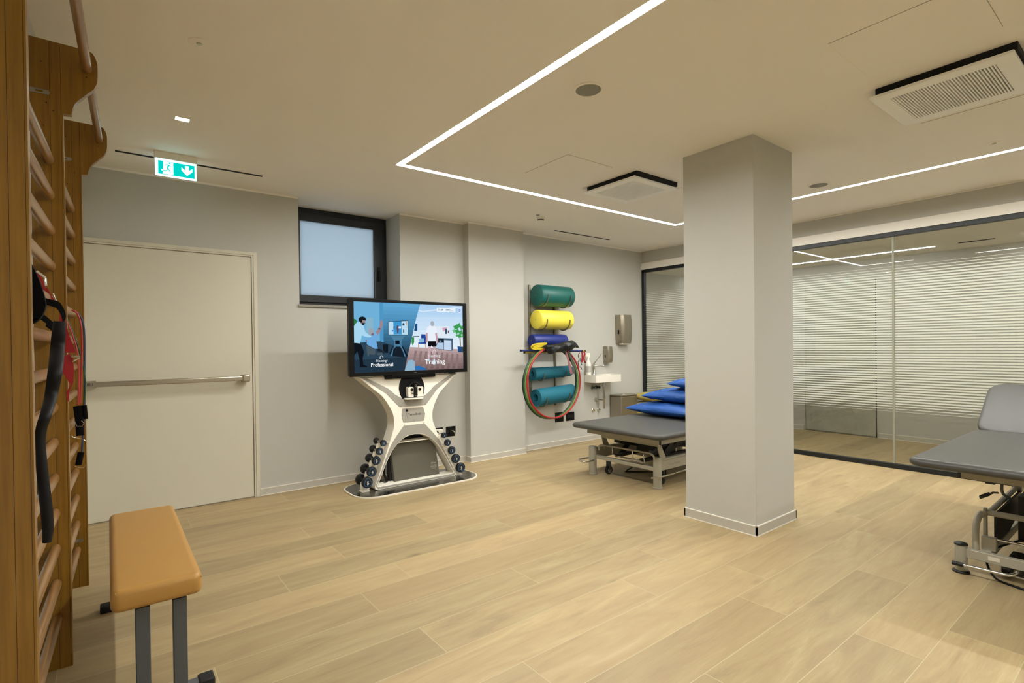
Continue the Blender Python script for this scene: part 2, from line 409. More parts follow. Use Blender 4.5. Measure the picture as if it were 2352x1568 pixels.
# ---- window
YW = 5.65
wn = thing('window_1', 'dark framed window with frosted blue-lit pane, above the television', 'window', (2.05, YW, wz0)); wn['kind'] = 'structure'
gx0, gx1, gz0, gz1 = 1.60, 2.405, 1.93, 2.705
mb = MB()
mb.prism([(wx0, wz0), (wx1, wz0), (wx1, H), (wx0, H)], xz, YW + .02, YW + .09, [[(gx0 - .06, gz0 - .06), (gx1 + .06, gz0 - .06), (gx1 + .06, gz1 + .06), (gx0 - .06, gz1 + .06)]])
mb.build('window_frame', M_frame, wn, bevel=.002)
mb = MB().prism([(wx0 + .02, wz0 + .055), (wx1 - .03, wz0 + .055), (wx1 - .03, H - .055), (wx0 + .02, H - .055)], xz, YW, YW + .06, [[(gx0, gz0), (gx1, gz0), (gx1, gz1), (gx0, gz1)]])
sash = mb.build('sash', M_frame, wn, bevel=.005)
MB().box(2.437, 2.468, YW - .012, YW, 2.12, 2.28).box(2.443, 2.462, YW - .045, YW - .012, 2.13, 2.24).build('window_handle', M_black, sash, bevel=.004)
mg = bpy.data.materials.new('frosted_pane'); mg.use_nodes = True; nt = mg.node_tree; nt.nodes.remove(nt.nodes['Principled BSDF'])
tr = N('ShaderNodeBsdfTranslucent'); tr.inputs[0].default_value = (.75, .85, .95, 1)
gl = N('ShaderNodeBsdfDiffuse'); gl.inputs[0].default_value = (.5, .55, .6, 1); mxs = N('ShaderNodeMixShader'); mxs.inputs[0].default_value = .22
nt.links.new(tr.outputs[0], mxs.inputs[1]); nt.links.new(gl.outputs[0], mxs.inputs[2]); nt.links.new(mxs.outputs[0], nt.nodes['Material Output'].inputs[0])
MB().box(gx0 - .01, gx1 + .01, YW + .028, YW + .034, gz0 - .01, gz1 + .01).build('window_pane', mg, wn, smooth=False)
MB().box(wx0 - .015, wx1, YB - .02, YW, wz0 - .022, wz0 + .002).build('window_sill', P('grey_stone_sill', '#a39d90', .5, var=.1, vscale=30), wn, bevel=.002)

# ---- glazed partition to the corridor
pt = thing('window_2', 'glazed partition with dark frame and white stripe film along the corridor', 'window', (XG, 1, 0)); pt['kind'] = 'structure'
GY0, GY1, GZ = -3.95, YB, 2.547
mb = MB().box(XG - .012, XG + .045, GY0, GY1, 0, .052).box(XG - .012, XG + .045, GY0, GY1, GZ - .045, GZ).box(XG - .012, XG + .045, GY1 - .045, GY1, 0, GZ)
mb.build('partition_frame', M_frame, pt, bevel=.002)
mgl = bpy.data.materials.new('clear_glass'); mgl.use_nodes = True; nt = mgl.node_tree; nt.nodes.remove(nt.nodes['Principled BSDF'])
tp = N('ShaderNodeBsdfTransparent'); tp.inputs[0].default_value = (.88, .9, .87, 1); gs = N('ShaderNodeBsdfGlossy'); gs.inputs[1].default_value = .0; gs.inputs[0].default_value = (.95, .97, .95, 1)
fr = N('ShaderNodeFresnel'); fr.inputs[0].default_value = 1.55
mxs = N('ShaderNodeMixShader'); nt.links.new(fr.outputs[0], mxs.inputs[0]); nt.links.new(tp.outputs[0], mxs.inputs[1]); nt.links.new(gs.outputs[0], mxs.inputs[2])
nt.links.new(mxs.outputs[0], nt.nodes['Material Output'].inputs[0])
mfilm = bpy.data.materials.new('frosted_film'); mfilm.use_nodes = True; nt = mfilm.node_tree; nt.nodes.remove(nt.nodes['Principled BSDF'])
d_ = N('ShaderNodeBsdfDiffuse'); d_.inputs[0].default_value = (.92, .92, .87, 1); t2 = N('ShaderNodeBsdfTranslucent'); t2.inputs[0].default_value = (.90, .90, .85, 1)
mxs = N('ShaderNodeMixShader'); mxs.inputs[0].default_value = .3; nt.links.new(d_.outputs[0], mxs.inputs[1]); nt.links.new(t2.outputs[0], mxs.inputs[2]); nt.links.new(mxs.outputs[0], nt.nodes['Material Output'].inputs[0])
posts = [GY1 - .045, 1.972, -1.35, GY0]
for a, c in zip(posts[:-1], posts[1:]):
    pane = MB().add([(XG + .02, c + .006, .05), (XG + .02, a - .006, .05), (XG + .02, a - .006, GZ - .04), (XG + .02, c + .006, GZ - .04)], [(0, 1, 2, 3)]).build('glass_pane', mgl, pt, smooth=False)
    mb = MB(); n_ = 57; pitch = (2.205 - .605) / n_
    for i in range(n_):
        zc = .612 + i * pitch; e2 = min(i, n_ - 1 - i); w = pitch * min(.56, .12 + .11 * e2)
        mb.box(XG + .0235, XG + .0245, c + .008, a - .008, zc - w / 2, zc + w / 2)
    fo = mb.build('privacy_film', mfilm, pane, smooth=False, weld=False)
M_gj = P('glass_joint', '#a9a996', .3, spec=.6)
for y in posts[1:-1]:
    MB().box(XG + .012, XG + .03, y - .009, y + .009, .05, GZ - .04).build('glass_joint', M_gj, pt, smooth=False)

# ---- corridor door and corridor light
cd = thing('door_2', 'pale grey-green door seen through the striped glass', 'door', (XC, 3.24, 0)); cd['kind'] = 'structure'
MB().box(XC - .02, XC, 2.76, 3.71, .015, 2.28).build('door_leaf', P('grey_green_door', '#c4c4b4', .5, var=.12, vscale=9), cd, bevel=.002)
MB().prism([(2.754, 0), (3.716, 0), (3.716, 2.286), (2.754, 2.286)], lambda a, b_, d: Vector((d, a, b_)), XC - .012, XC - .001, [[(2.76, .001), (3.71, .001), (3.71, 2.28), (2.76, 2.28)]]).build('door_frame', M_black, cd, smooth=False)  # thin black outline paints the shadow lines round the leaf
MB().box(XC - .03, XC - .02, 2.80, 2.84, 1.0, 1.16).cyl((XC - .07, 2.82, 1.05), (XC - .07, 2.95, 1.05), .009, seg=10).cyl((XC - .07, 2.82, 1.05), (XC - .02, 2.82, 1.05), .009, seg=10).build('door_handle', M_steel, cd)
E_led = EM('led_diffuser', LED, LED_S); E_led2 = EM('led_diffuser_corridor', LED, LED_CORRIDOR_S)
tag(MB().box(8.168, 8.190, 1.955, 5.3, HC - .004, HC + .01).build('corridor_strip_light', E_led2, smooth=False), 'long glowing light strip on corridor ceiling behind the glass', 'ceiling light')
tag(MB().box(8.02, 8.22, .90, 1.08, HC - .006, HC).build('corridor_fill_light', EM('corridor_fill_glow', LED, 75), smooth=False), 'unseen square fill light added in corridor ceiling to brighten the wall behind the striped glass', 'ceiling light')  # out of view, added to make the glow on the corridor wall
tag(MB().box(8.13, 8.17, 1.39, 1.72, HC - .005, HC).build('corridor_air_slot', M_dark, smooth=False), 'dark air slot in corridor ceiling past the light strip', 'air vent')

# =================================================================== CEILING FITTINGS
w = SW; l0, l1, lm, le = SL0, SL1, SM, SE; za, zb = H + SR, H + .04
mb = MB()
mb.box(l0 - w, l0 + w, le, lm + w, za, zb); mb.box(l0 + w, l1 - w, lm - w, lm + w, za, zb); mb.box(l1 - w, l1 + w, le, lm + w, za, zb); mb.box(l0 - w, l1 + w, le - w, le, za, zb)  # last box: unseen closing run, added to light the camera-facing sides
ls = thing('led_strip_light', 'glowing white light strip recessed in ceiling, running round three sides', 'ceiling light', (3.7, lm, H))
mb.build('diffuser', E_led, ls, smooth=False)
M_cas = P('cassette_white', '#f3f4f1', .5)
def cassette(cx, cy, s, g, label, slats):
    t = thing('air_conditioning_cassette', label, 'air conditioner', (cx, cy, H), 'white square cassettes in the ceiling')
    MB().box(cx - s/2 + .015, cx + s/2 - .015, cy - s/2 - .01, cy + s/2 - .03, H - .038, H).build('cassette_gap_shade', M_dark, t, smooth=False)  # black box stands in for the shade in the gap above the panel
    mb = MB().prism([(cx - s/2, cy - s/2), (cx + s/2, cy - s/2), (cx + s/2, cy + s/2), (cx - s/2, cy + s/2)], xy, H - .058, H - .04, [[(cx - g/2, cy - g/2), (cx + g/2, cy - g/2), (cx + g/2, cy + g/2), (cx - g/2, cy + g/2)]])
    mb.build('panel', M_cas, t, bevel=.004)
    mb = MB()
    if slats == 'x':
        n = 34
        for i in range(n):
            y = cy - g/2 + g * (i + .5) / n; mb.box(cx - g/2, cx + g/2, y - g/n*.25, y + g/n*.25, H - .057, H - .045)
    else:
        n = 34
        for i in range(n):
            x = cx - g/2 + g * (i + .5) / n; mb.box(x - g/n*.25, x + g/n*.25, cy - g/2, cy + g/2, H - .057, H - .045)
    mb.build('grille', M_cas, t, smooth=False)
cassette(3.87, .845, .625, .46, 'large white ceiling cassette with slatted grille, nearest the camera', 'x')
cassette(3.85, 3.175, .60, .45, 'white ceiling cassette left of the column, between light strip and pillar', 'x')
def hatch(x0, x1, y0, y1, label):
    t = thing('access_hatch', label, 'hatch', ((x0+x1)/2, (y0+y1)/2, H), 'flush access hatches in the ceiling')
    MB().box(x0, x1, y0, y1, H - .0012, H).build('shadow_joint', M_gap, t, smooth=False)
    MB().box(x0 + .0013, x1 - .0013, y0 + .0013, y1 - .0013, H - .0026, H - .0012).build('hatch_panel', M_ceil, t, smooth=False)
hatch(2.835, 3.345, 2.937, 3.465, 'flush square ceiling hatch left of the far cassette')
hatch(2.84, 3.355, .54, 1.098, 'flush square ceiling hatch left of the nearest cassette')
hatch(4.38, 4.90, .60, 1.118, 'flush square ceiling hatch right of the nearest cassette')
hatch(4.30, 4.80, 2.93, 3.45, 'flush square ceiling hatch between far cassette and column')
M_mesh = P('grey_speaker_cloth', '#a5a498', .8, bump=.6, bscale=900)
def speaker(x, y, r, label):
    t = thing('ceiling_speaker', label, 'ceiling speaker', (x, y, H), 'round ceiling speakers')
    MB().lathe((x, y, H), (0, 0, -1), [(0, r + .016), (.005, r + .015), (.007, r), (.004, r - .002)], 40).build('trim_ring', M_ceil, t)
    MB().lathe((x, y, H), (0, 0, -1), [(0, r - .002), (.006, r - .003)], 40).build('speaker_grille', M_mesh, t)
speaker(2.216, 2.124, .074, 'round ceiling speaker with grey grille beside the nearest light strip')
speaker(5.285, 2.13, .078, 'round ceiling speaker with grey grille right of the column')
def emlight(x, y, label):
    t = thing('emergency_light', label, 'emergency light', (x, y, H), 'small round emergency lights')
    MB().lathe((x, y, H), (0, 0, -1), [(0, .048), (.002, .048), (.004, .044)], 32).build('cover_plate', M_ceil, t)
    MB().lathe((x, y, H - .003), (0, 0, -1), [(0, .014), (.006, .011), (.008, .0)], 16).build('lens', P('clear_lens', '#b7b7a8', .15, metal=.6), t)
emlight(.370, 2.912, 'small round emergency light in ceiling above the wall bars')
emlight(5.266, .90, 'small round emergency light in ceiling at far right edge')
t = thing('downlight', 'small square glowing downlight in ceiling near the exit sign', 'ceiling light', (.399, 3.934, H))
MB().box(.356, .442, 3.905, 3.963, H - .003, H).build('downlight_frame', M_white, t, smooth=False)
MB().box(.363, .435, 3.911, 3.957, H - .004, H - .003).build('downlight_lamp', EM('downlight_glow', (1, .93, .78), 40), t, smooth=False)
tag(MB().box(.064, 1.067, 4.826, 4.854, H - .003, H + .01).build('air_slot', M_dark, smooth=False), 'thin dark air slot in ceiling behind the exit sign', 'air vent', 'black air slots in the ceiling')
tag(MB().box(4.546, 5.578, 4.962, 4.990, H - .003, H + .01).build('air_slot', M_dark, smooth=False), 'thin dark air slot in ceiling above the rolled mats', 'air vent', 'black air slots in the ceiling')
t = thing('smoke_detector', 'white round smoke detector on ceiling above the pilaster', 'smoke detector', (3.945, 4.55, H))
MB().lathe((3.945, 4.55, H), (0, 0, -1), [(0, .048), (.012, .048), (.018, .044), (.03, .04), (.045, .028), (.05, .0)], 32).build('detector_housing', M_white, t)
MB().lathe((3.945, 4.55, H - .031), (0, 0, -1), [(0, .0405), (.006, .036)], 32).build('detector_slots', M_black, t)
tag(MB().lathe((3.86, 4.50, H), (0, 0, -1), [(0, .022), (.006, .02), (.008, 0)], 20).build('detector_indicator', M_grey), 'tiny grey round indicator on ceiling beside the smoke detector', 'indicator')

# ---- exit sign
t = thing('exit_sign', 'lit green emergency exit sign with running figure hanging from ceiling', 'exit sign', (.43, 4.67, H))
MB().box(.292, .566, 4.655, 4.70, 2.79, H).build('sign_housing', M_white, t, bevel=.003)
ex0, ex1, ez0, ez1 = .297, .560, 2.664, 2.79; ew = ex1 - ex0; eh = ez1 - ez0
MB().box(ex0, ex1, 4.668, 4.676, ez0, ez1).build('sign_panel', EM('sign_white', (.66, .97, 1.0), 2.6), t, smooth=False)
mb = MB(); G1, W1 = 0, 1
def sx(u): return ex0 + ew * u
def sz(v): return ez0 + eh * v
def poly(mb, pts, y, m): mb.prism([(sx(a), sz(b_)) for a, b_ in pts], xz, y, y + .0004, m=m)
poly(mb, [(.07, .10), (.955, .10), (.955, .89), (.07, .89)], 4.6675, G1)
poly(mb, [(.19, .14), (.43, .14), (.43, .86), (.19, .86)], 4.6670, W1)
poly(mb, [(.19, .36), (.14, .38), (.155, .30), (.19, .27), (.17, .14), (.2, .14)], 4.6670, W1)
def limb(pts, th, m=G1):
    for (a, b_), (c, d) in zip(pts[:-1], pts[1:]):
        dx, dz = (c - a) * ew, (d - b_) * eh; L = math.hypot(dx, dz); nx, nz = -dz / L * th / 2, dx / L * th / 2
        mb.prism([(sx(a) + nx, sz(b_) + nz), (sx(c) + nx, sz(d) + nz), (sx(c) - nx, sz(d) - nz), (sx(a) - nx, sz(b_) - nz)], xz, 4.6664, 4.6668, m=m)
mb.prism([(sx(.343) + .0065 * math.cos(i / 16 * 2 * math.pi), sz(.80) + .0065 * math.sin(i / 16 * 2 * math.pi)) for i in range(16)], xz, 4.6664, 4.6668, m=G1)
limb([(.325, .70), (.295, .50)], .011); limb([(.30, .52), (.275, .34), (.175, .33)], .006); limb([(.305, .52), (.36, .25)], .006)
limb([(.33, .70), (.265, .715), (.225, .62)], .0045); limb([(.335, .69), (.375, .60), (.425, .60)], .0045)
poly(mb, [(.72, .80), (.81, .80), (.81, .52), (.90, .68), (.90, .50), (.765, .22), (.63, .50), (.63, .68), (.72, .52)], 4.6670, W1)
mb.build('pictogram', [EM('sign_green', (0.0, .58, .50), 1.15), EM('sign_white', (.66, .97, 1.0), 2.6)], t, smooth=False, weld=False)

# =================================================================== WALL BARS (left)
M_wood = WOOD('varnished_beech', '#754f07', '#8e6611', 'Z')
M_rung = WOOD('beech_rung', '#785630', '#946f44', 'Y', rough=.3)
t = thing('stall_bars', 'varnished wooden wall bars with three uprights on the left wall', 'wall bars', lw(2.985, 0, 0))
BAY = .961
ear = [(.119, 0), (.119, 2.395), (.147, 2.398), (.150, 2.42), (.158, 2.445), (.170, 2.464), (.188, 2.485), (.205, 2.506), (.224, 2.527), (.235, 2.552), (.239, 2.58), (.239, 2.645), (.232, 2.672), (.222, 2.687), (.207, 2.694), (.012, 2.698), (.012, 0)]
M_groove = P('dark_board_joint', '#3a2106', .8)
for k in (-1, 0, 1):
    s0 = 2.985 + BAY * k
    mb = MB()
    mb.prism(ear, lambda a, b_, d: lw(d, a, b_), s0, s0 + .032)
    for tt, z0, z1 in ((.076, .0, 2.69), (.112, .0, 2.69)):       # joints between the glued boards
        q = [lw(s0 - .0004, tt, z0), lw(s0 - .0004, tt + .0012, z0), lw(s0 - .0004, tt + .0012, z1), lw(s0 - .0004, tt, z1)]
        mb.add(q, [(0, 1, 2, 3)], 1)
    for (tt, z) in ((.05, 2.60), (.065, 2.43), (.088, 2.40), (.055, 2.33), (.20, 2.575), (.06, .27)):
        mb.cyl(lw(s0 - .0006, tt, z), lw(s0 + .002, tt, z), .0028, seg=8, m=1)
    up = mb.build('upright', [M_wood, M_groove], t, weld=False)
    mb = MB(); z = 2.473
    mb.prism([(.014, z - .010), (.074, z - .010), (.078, z), (.074, z + .010), (.014, z + .010)], lambda a, b_, d: lw(d, a, b_), s0 - .003, s0, [[(.03, z - .004), (.055, z - .004), (.055, z + .004), (.03, z + .004)]])
    if k == 1: MB().prism([(.04, .262), (.095, .262), (.099, .272), (.095, .282), (.04, .282)], lambda a, b_, d: lw(d, a, b_), s0 - .003, s0).build('wall_bracket', M_steel, up)
    mb.build('wall_bracket', M_steel, up)
for k in (-1, 0):
    s0 = 2.985 + BAY * k + .030; s1 = s0 + BAY - .028
    for i in range(14):
        z = .204 + .1518 * i + .012
        MB().tube([lw(s0, .070, z), lw(s1, .070, z)], .0225, 20, ry=.017, up=(0, 0, 1)).build('rung', M_rung, t)
    MB().tube([lw(s0, .203, 2.612), lw(s1, .203, 2.612)], .0195, 20, ry=.018, up=(0, 0, 1)).build('rung', M_rung, t)

# ---- belts and bands hung on the wall bars
M_belt = P('black_webbing', '#040405', .75, spec=.12, bump=.4, bscale=500)
M_belt2 = P('dark_padded_sleeve', '#0e0e11', .55, spec=.3)
def Lp(u, v, s=2.75): 
    p = on(u, v, 'y', s); return p
def ribbon(mb, pts, wd, width, th=.003, m=0):
    """flat strap: pts centre line, wd width direction"""
    ws = width if isinstance(width, (list, tuple)) else [width] * len(pts)
    pts = [Vector(p) for p in pts]; ds = [Vector(x) for x in wd] if isinstance(wd, list) else [Vector(wd)] * len(pts); vs = []
    for i, p in enumerate(pts):
        tt = (pts[min(i+1, len(pts)-1)] - pts[max(i-1, 0)]).normalized(); w_ = ds[i].normalized() * ws[i] / 2; n = tt.cross(w_).normalized() * th / 2
        vs += [p - w_ - n, p + w_ - n, p + w_ + n, p - w_ + n]
    fs = [(4*i + k, 4*i + (k+1) % 4, 4*(i+1) + (k+1) % 4, 4*(i+1) + k) for i in range(len(pts)-1) for k in range(4)] + [(3, 2, 1, 0), tuple(4*(len(pts)-1) + k for k in range(4))]
    mb.add(vs, fs, m)
bt = thing('harness_belt', 'black padded harness belt with long dark strap hanging on near wall bars', 'harness', Lp(105, 700, 2.62))
WX = Vector((1, -.1, 0))
mb = MB()
out = catmull([Lp(*p, 2.13) for p in [(60, 590), (84, 628), (99, 668), (106, 700), (99, 722), (88, 736), (74, 744), (52, 747), (40, 690), (44, 620)]], 6, True)
mb.prism([(p.x, p.z) for p in out], xz, 2.115, 2.15)
mb.build('belt_pad', M_belt, bt, bevel=.006)
mb = MB()
ribbon(mb, catmull([Lp(*p, 2.56) for p in [(62, 690), (75, 706), (90, 722), (108, 736), (122, 748), (136, 752)]], 6), (0, .2, 1), .026, .004)
ribbon(mb, catmull([Lp(*p, 2.60) for p in [(98, 690), (116, 695), (132, 700), (142, 714), (147, 732), (140, 748), (126, 752), (108, 740)]], 6), (.3, .2, 1), [.022 + .0002 * i for i in range(43)], .006)
mb.build('belt_strap', M_belt, bt)
mb = MB(); pth = catmull([Lp(*p, 2.5 if p[1] < 820 else (2.36 if p[1] < 930 else 2.26)) for p in [(137, 738), (135, 765), (132, 800), (127, 850), (118, 905), (106, 950), (95, 985), (92, 1020), (96, 1070), (101, 1120), (107, 1170), (110, 1215), (108, 1245)]], 8)
nn = len(pth); mb.tube(pth, [.0172 + .003 * math.sin(i / nn * 9) - (.007 * max(0, (i - nn * .55) / (nn * .45))) for i in range(nn)], 14, ry=.010, up=(1, 0, 0))
mb.build('long_strap', M_belt2, bt)
mb = MB()
mb.tube([Lp(84, 622, 2.66), Lp(104, 637, 2.66), Lp(106, 656, 2.66)], .004, 8).build('buckle', M_chrome, bt)
MB().tube([Lp(122, 674, 2.66), Lp(129, 692, 2.66)], .004, 8).build('buckle', M_chrome, bt)
M_red = P('red_webbing', '#b3121c', .6); M_redt = P('red_latex_tube', '#c4302c', .4, spec=.6); M_bluet = P('blue_latex_tube', '#24365c', .4); M_greent = P('green_latex_tube', '#1c5a3a', .4)
rs = thing('red_strap', 'red webbing strap with steel buckle looped over the near wall bars', 'strap', Lp(150, 800, 2.95))
mb = MB()
ribbon(mb, catmull([Lp(*p, 2.80) for p in [(86, 626), (98, 650), (104, 680), (107, 690)]], 6), WX, .008, .002)
ribbon(mb, catmull([Lp(*p, 2.80) for p in [(104, 660), (116, 682), (126, 694), (136, 708), (142, 722), (144, 745), (146, 765), (152, 790), (158, 810)]], 6), WX, [.012] * 24 + [.014 + .0015 * i for i in range(25)], .002)
mb.build('webbing_loop', M_red, rs)
mb = MB(); y_ = 2.80
out = [Lp(*p, y_) for p in [(131, 828), (146, 817), (160, 812), (168, 824), (170, 850), (169, 878), (160, 896), (158, 922), (154, 920), (152, 900), (162, 884), (152, 868), (140, 850)]]
mb.prism([(p.x, p.z) for p in out], xz, y_, y_ + .004); mb.build('strap_tail', M_red, rs)
MB().tube([Lp(163, 818, y_ - .01), Lp(184, 820, y_ - .01)], .006, 8).build('buckle', M_chrome, rs)
MB().tube([Lp(166, 830, y_ - .01), Lp(182, 822, y_ - .01)], .003, 8).build('buckle', M_chrome, rs)
rb = thing('resistance_bands', 'red, blue and green elastic bands with black handles on far wall bars', 'resistance bands', Lp(185, 850, 3.66))
YT = 3.63
def tb(px, r, m_, nm, y=YT): MB().tube(catmull([Lp(*p, y) for p in px], 8), r, 8).build(nm, m_, rb)
tb([(150, 722), (163, 713), (174, 716), (182, 730), (187, 760), (188, 820), (186, 880), (184, 925)], .0042, M_redt, 'red_band')
tb([(154, 738), (166, 768), (176, 800), (180, 830), (181, 880), (180, 930)], .0038, M_redt, 'red_band', 3.60)
tb([(168, 714), (180, 720), (190, 740), (194, 775), (194, 850), (193, 930), (190, 1000), (188, 1038)], .0045, M_bluet, 'blue_band', 3.65)
tb([(152, 728), (166, 760), (178, 792), (184, 812), (192, 846), (196, 880), (194, 920)], .0036, M_greent, 'green_band', 3.64)
mb = MB()
for (a, b_, r) in (((178, 932), (182, 958), .019), ((194, 930), (197, 962), .010), ((181, 958), (184, 1000), .017), ((186, 1038), (180, 1068), .014)):
    p, q_ = Lp(*a, 3.61), Lp(*b_, 3.61); MB().tube([p, q_], r, 10, ry=.008, up=(1, 0, 0)).build('band_handle', M_belt, rb)
for c4_ in ([(172, 968), (176, 978), (188, 979), (193, 972), (187, 966)], [(165, 1000), (168, 1004), (190, 1008), (196, 1012)], [(172, 1070), (182, 1074), (192, 1074), (196, 1067)], [(150, 1006), (164, 1002)]):
    MB().tube([Lp(*p, 3.60) for p in c4_], .0016, 6).build('snap_hook', M_chrome, rb)

# =================================================================== BENCH
M_tan = P('tan_leatherette', '#ae8444', .42, bump=.35, bscale=350, spec=.4)
M_gsteel = P('grey_painted_steel', '#5d6266', .45)
bn = thing('exercise_bench', 'narrow tan padded bench on grey steel legs in the left foreground', 'bench', (.14, 2.95, 0))
def soft_pad(x0, x1, y0, y1, z0, z1, rc, re, to3=xy, n=7, nc=8, crown=.0):
    """upholstered slab: rounded corners rc, rounded rim re"""
    mb = MB(); rings = []; h = (z1 - z0) / 2; re2 = min(re, h)
    lv = [(90 - 180 * i / (2 * n)) for i in range(2 * n + 1)]
    for t in lv:
        a = math.radians(t); ins = re * (1 - math.cos(a)); z = (z0 + z1) / 2 + math.copysign(1, t) * (h - re2) * (1 if t else 0) + re2 * math.sin(a)
        rr_ = max(rc - ins, .004); rings.append([to3(p[0], p[1], z) for p in rrect(x0 + ins, x1 - ins, y0 + ins, y1 - ins, rr_, nc)])
    N_ = len(rings[0]); vs = [v for R_ in rings for v in R_]
    fs = [(k*N_ + i, k*N_ + (i+1) % N_, (k+1)*N_ + (i+1) % N_, (k+1)*N_ + i) for k in range(len(rings)-1) for i in range(N_)]
    fs += [tuple(range(N_)), tuple((len(rings)-1)*N_ + i for i in range(N_))[::-1]]
    mb.add(vs, fs); return mb
pad = soft_pad(-.006, .287, 2.395, 3.575, .402, .487, .03, .026).build('bench_pad', M_tan, bn, ang=60)
mb = MB()
mb.tube([(.010, 2.40, .478), (.010, 3.56, .478)], .0022, 6).tube([(.282, 2.40, .468), (.282, 3.56, .468)], .0018, 6)
mb.build('seam', M_tan, pad)
MB().box(.03, .25, 2.46, 3.52, .387, .402).build('pad_board', M_black, bn)
for y in (2.447, 3.47):
    for x in (.0925, .2135):
        MB().box(x - .0235, x + .0235, y, y + .045, .027, .387).build('leg', M_gsteel, bn, bevel=.003)
    MB().box(-.02, .30, y - .002, y + .047, .004, .028).build('foot_bar', M_gsteel, bn, bevel=.003)
    for x in (-.022, .302):
        MB().box(x - .028, x + .028, y - .012, y + .057, 0, .034).build('rubber_foot', M_rubber, bn, bevel=.006)

# =================================================================== TRAINING CONSOLE WITH TELEVISION
CXM = 2.44
def yF(z): return 4.73 + .11 * z
def fp(a, b_, d): return Vector((a, yF(b_) + d, b_))          # a point of the leaning front, d behind it
cs = thing('training_console', 'white hourglass training console with television and dumbbell racks', 'exercise machine', (CXM, 4.85, 0))
mb = MB().prism(rrect(1.768, 3.112, 4.522, 5.12, .215, 12), xy, .012, 0, m=1, mside=1)
mb.prism(rrect(1.780, 3.100, 4.534, 5.108, .205, 12), xy, .0135, .0121)
mb.build('base_plate', [P('brushed_dark_steel', '#8a8a86', .2, metal=1), M_white], cs)
prof = [(1.09, .552), (1.05, .505), (.98, .425), (.895, .326), (.80, .262), (.73, .228), (.68, .217), (.63, .214), (.58, .222), (.49, .255), (.355, .312), (.206, .377), (.10, .425), (.055, .447)]
prof = [(p.x, p.y) for p in catmull([(z, h_, 0) for z, h_ in prof], 4)]
corner = [(z, h_) for z, h_ in [(.035, .45), (.02, .44), (.014, .42)]]
full = prof + corner
outer = [(CXM - h_, z) for z, h_ in full] + [(CXM + h_, z) for z, h_ in reversed(full)]
hole_r = [(.040, .395), (.046, .415), (.062, .42), (.12, .385), (.2, .347), (.33, .272), (.40, .213), (.45, .150), (.482, .085), (.494, .0)]
hole_r = hole_r[:3] + [(p.x, p.y) for p in catmull([(z, h_, 0) for z, h_ in hole_r[3:]], 5)]
hole = [(CXM - h_, z) for z, h_ in hole_r] + [(CXM + h_, z) for z, h_ in reversed(hole_r[:-1])]
MB().prism(outer, fp, 0, .165, [hole]).build('console_body', M_white, cs, bevel=.004)
ho = [(.040, .42), (.05, .436), (.065, .437), (.15, .393), (.3, .322), (.42, .262), (.49, .205), (.59, .115)]
hi = [(.040, .398), (.046, .425), (.064, .428), (.12, .394), (.2, .356), (.33, .281), (.40, .221), (.455, .155), (.490, .088), (.503, .0)]
ring = [(CXM - h_, z - (.016 if z < .045 else 0)) for z, h_ in ho] + [(CXM + h_, z - (.016 if z < .045 else 0)) for z, h_ in reversed(ho)]
hi = hi[:3] + [(p.x, p.y) for p in catmull([(z, h_, 0) for z, h_ in hi[3:]], 5)]
ringh = [(CXM - h_, z) for z, h_ in hi] + [(CXM + h_, z) for z, h_ in reversed(hi[:-1])]
MB().prism(ring, fp, -.0025, .001, [ringh]).build('lower_accent_panel', M_grey, cs)
vL = [(.525, 1.083), (.285, .925), (.145, .775), (-.145, .775), (-.285, .925), (-.525, 1.083), (-.48, 1.083), (-.255, .965), (-.19, .905), (-.13, .868), (-.07, .85), (0, .845), (.07, .85), (.13, .868), (.19, .905), (.255, .965), (.48, 1.083)]
MB().prism([(CXM + a, z) for a, z in vL], fp, -.0025, .001).build('upper_accent_panel', M_grey, cs)
# logo plate
lp = [(CXM + a, z) for a, z in [(-.118, .622), (-.125, .65), (-.131, .69), (-.125, .73), (-.118, .757), (.112, .757), (.122, .73), (.129, .69), (.123, .65), (.115, .62)]]
plate = MB().prism(lp, fp, -.003, .001).build('logo_plate', M_grey, cs, bevel=.0015)
mb = MB(); d_ = -.0036
def fpd(a, b_, d): return fp(a, b_, d)
text_mb(mb, 'TecnoBody', .150, CXM - .062, .683, d_, plane=fpd, align='L', bold=.006)
mb.prism([(CXM - .0725 + .0088 * math.cos(i * math.pi / 8), .737 + .013 * math.sin(i * math.pi / 8)) for i in range(16)], fp, d_ - .0002, d_)
def stroke(mb, pts, th, f=fp, d=-.0038, m=0):
    pts = [Vector((p[0], p[1], 0)) for p in pts]; L = []; R_ = []
    for i, p in enumerate(pts):
        tt = (pts[min(i+1, len(pts)-1)] - pts[max(i-1, 0)]).normalized(); n = Vector((-tt.y, tt.x, 0)) * th / 2; L.append(p + n); R_.append(p - n)
    mb.prism([(p.x, p.y) for p in L + R_[::-1]], f, d, d + .0003, m=m)
X = CXM - .077
stroke(mb, [(X, .72), (X - .006, .70), (X - .014, .67), (X - .018, .645)], .0016); stroke(mb, [(X, .72), (X + .002, .69), (X + .007, .66), (X + .009, .632)], .0016)
stroke(mb, [(X - .014, .735), (X - .008, .726), (X + .002, .721), (X + .012, .724), (X + .022, .729)], .0014)
mb.build('logo', M_black, plate, smooth=False, weld=False)
mb = MB()
for a, z in [(-.52, 1.076), (.52, 1.076), (-.27, .93), (.27, .93), (-.135, .785), (.135, .785), (0, .75), (0, .628), (-.124, .69), (.122, .69), (-.105, .597), (.105, .597), (-.335, .25), (.335, .25), (-.37, .035), (.37, .035), (0, .03)]:
    q = fp(CXM + a, z, -.004); mb.cyl(q, q + Vector((0, .004, 0)), .0028, seg=8)
mb.build('screw', M_black, cs, weld=False)['kind'] = 'stuff'
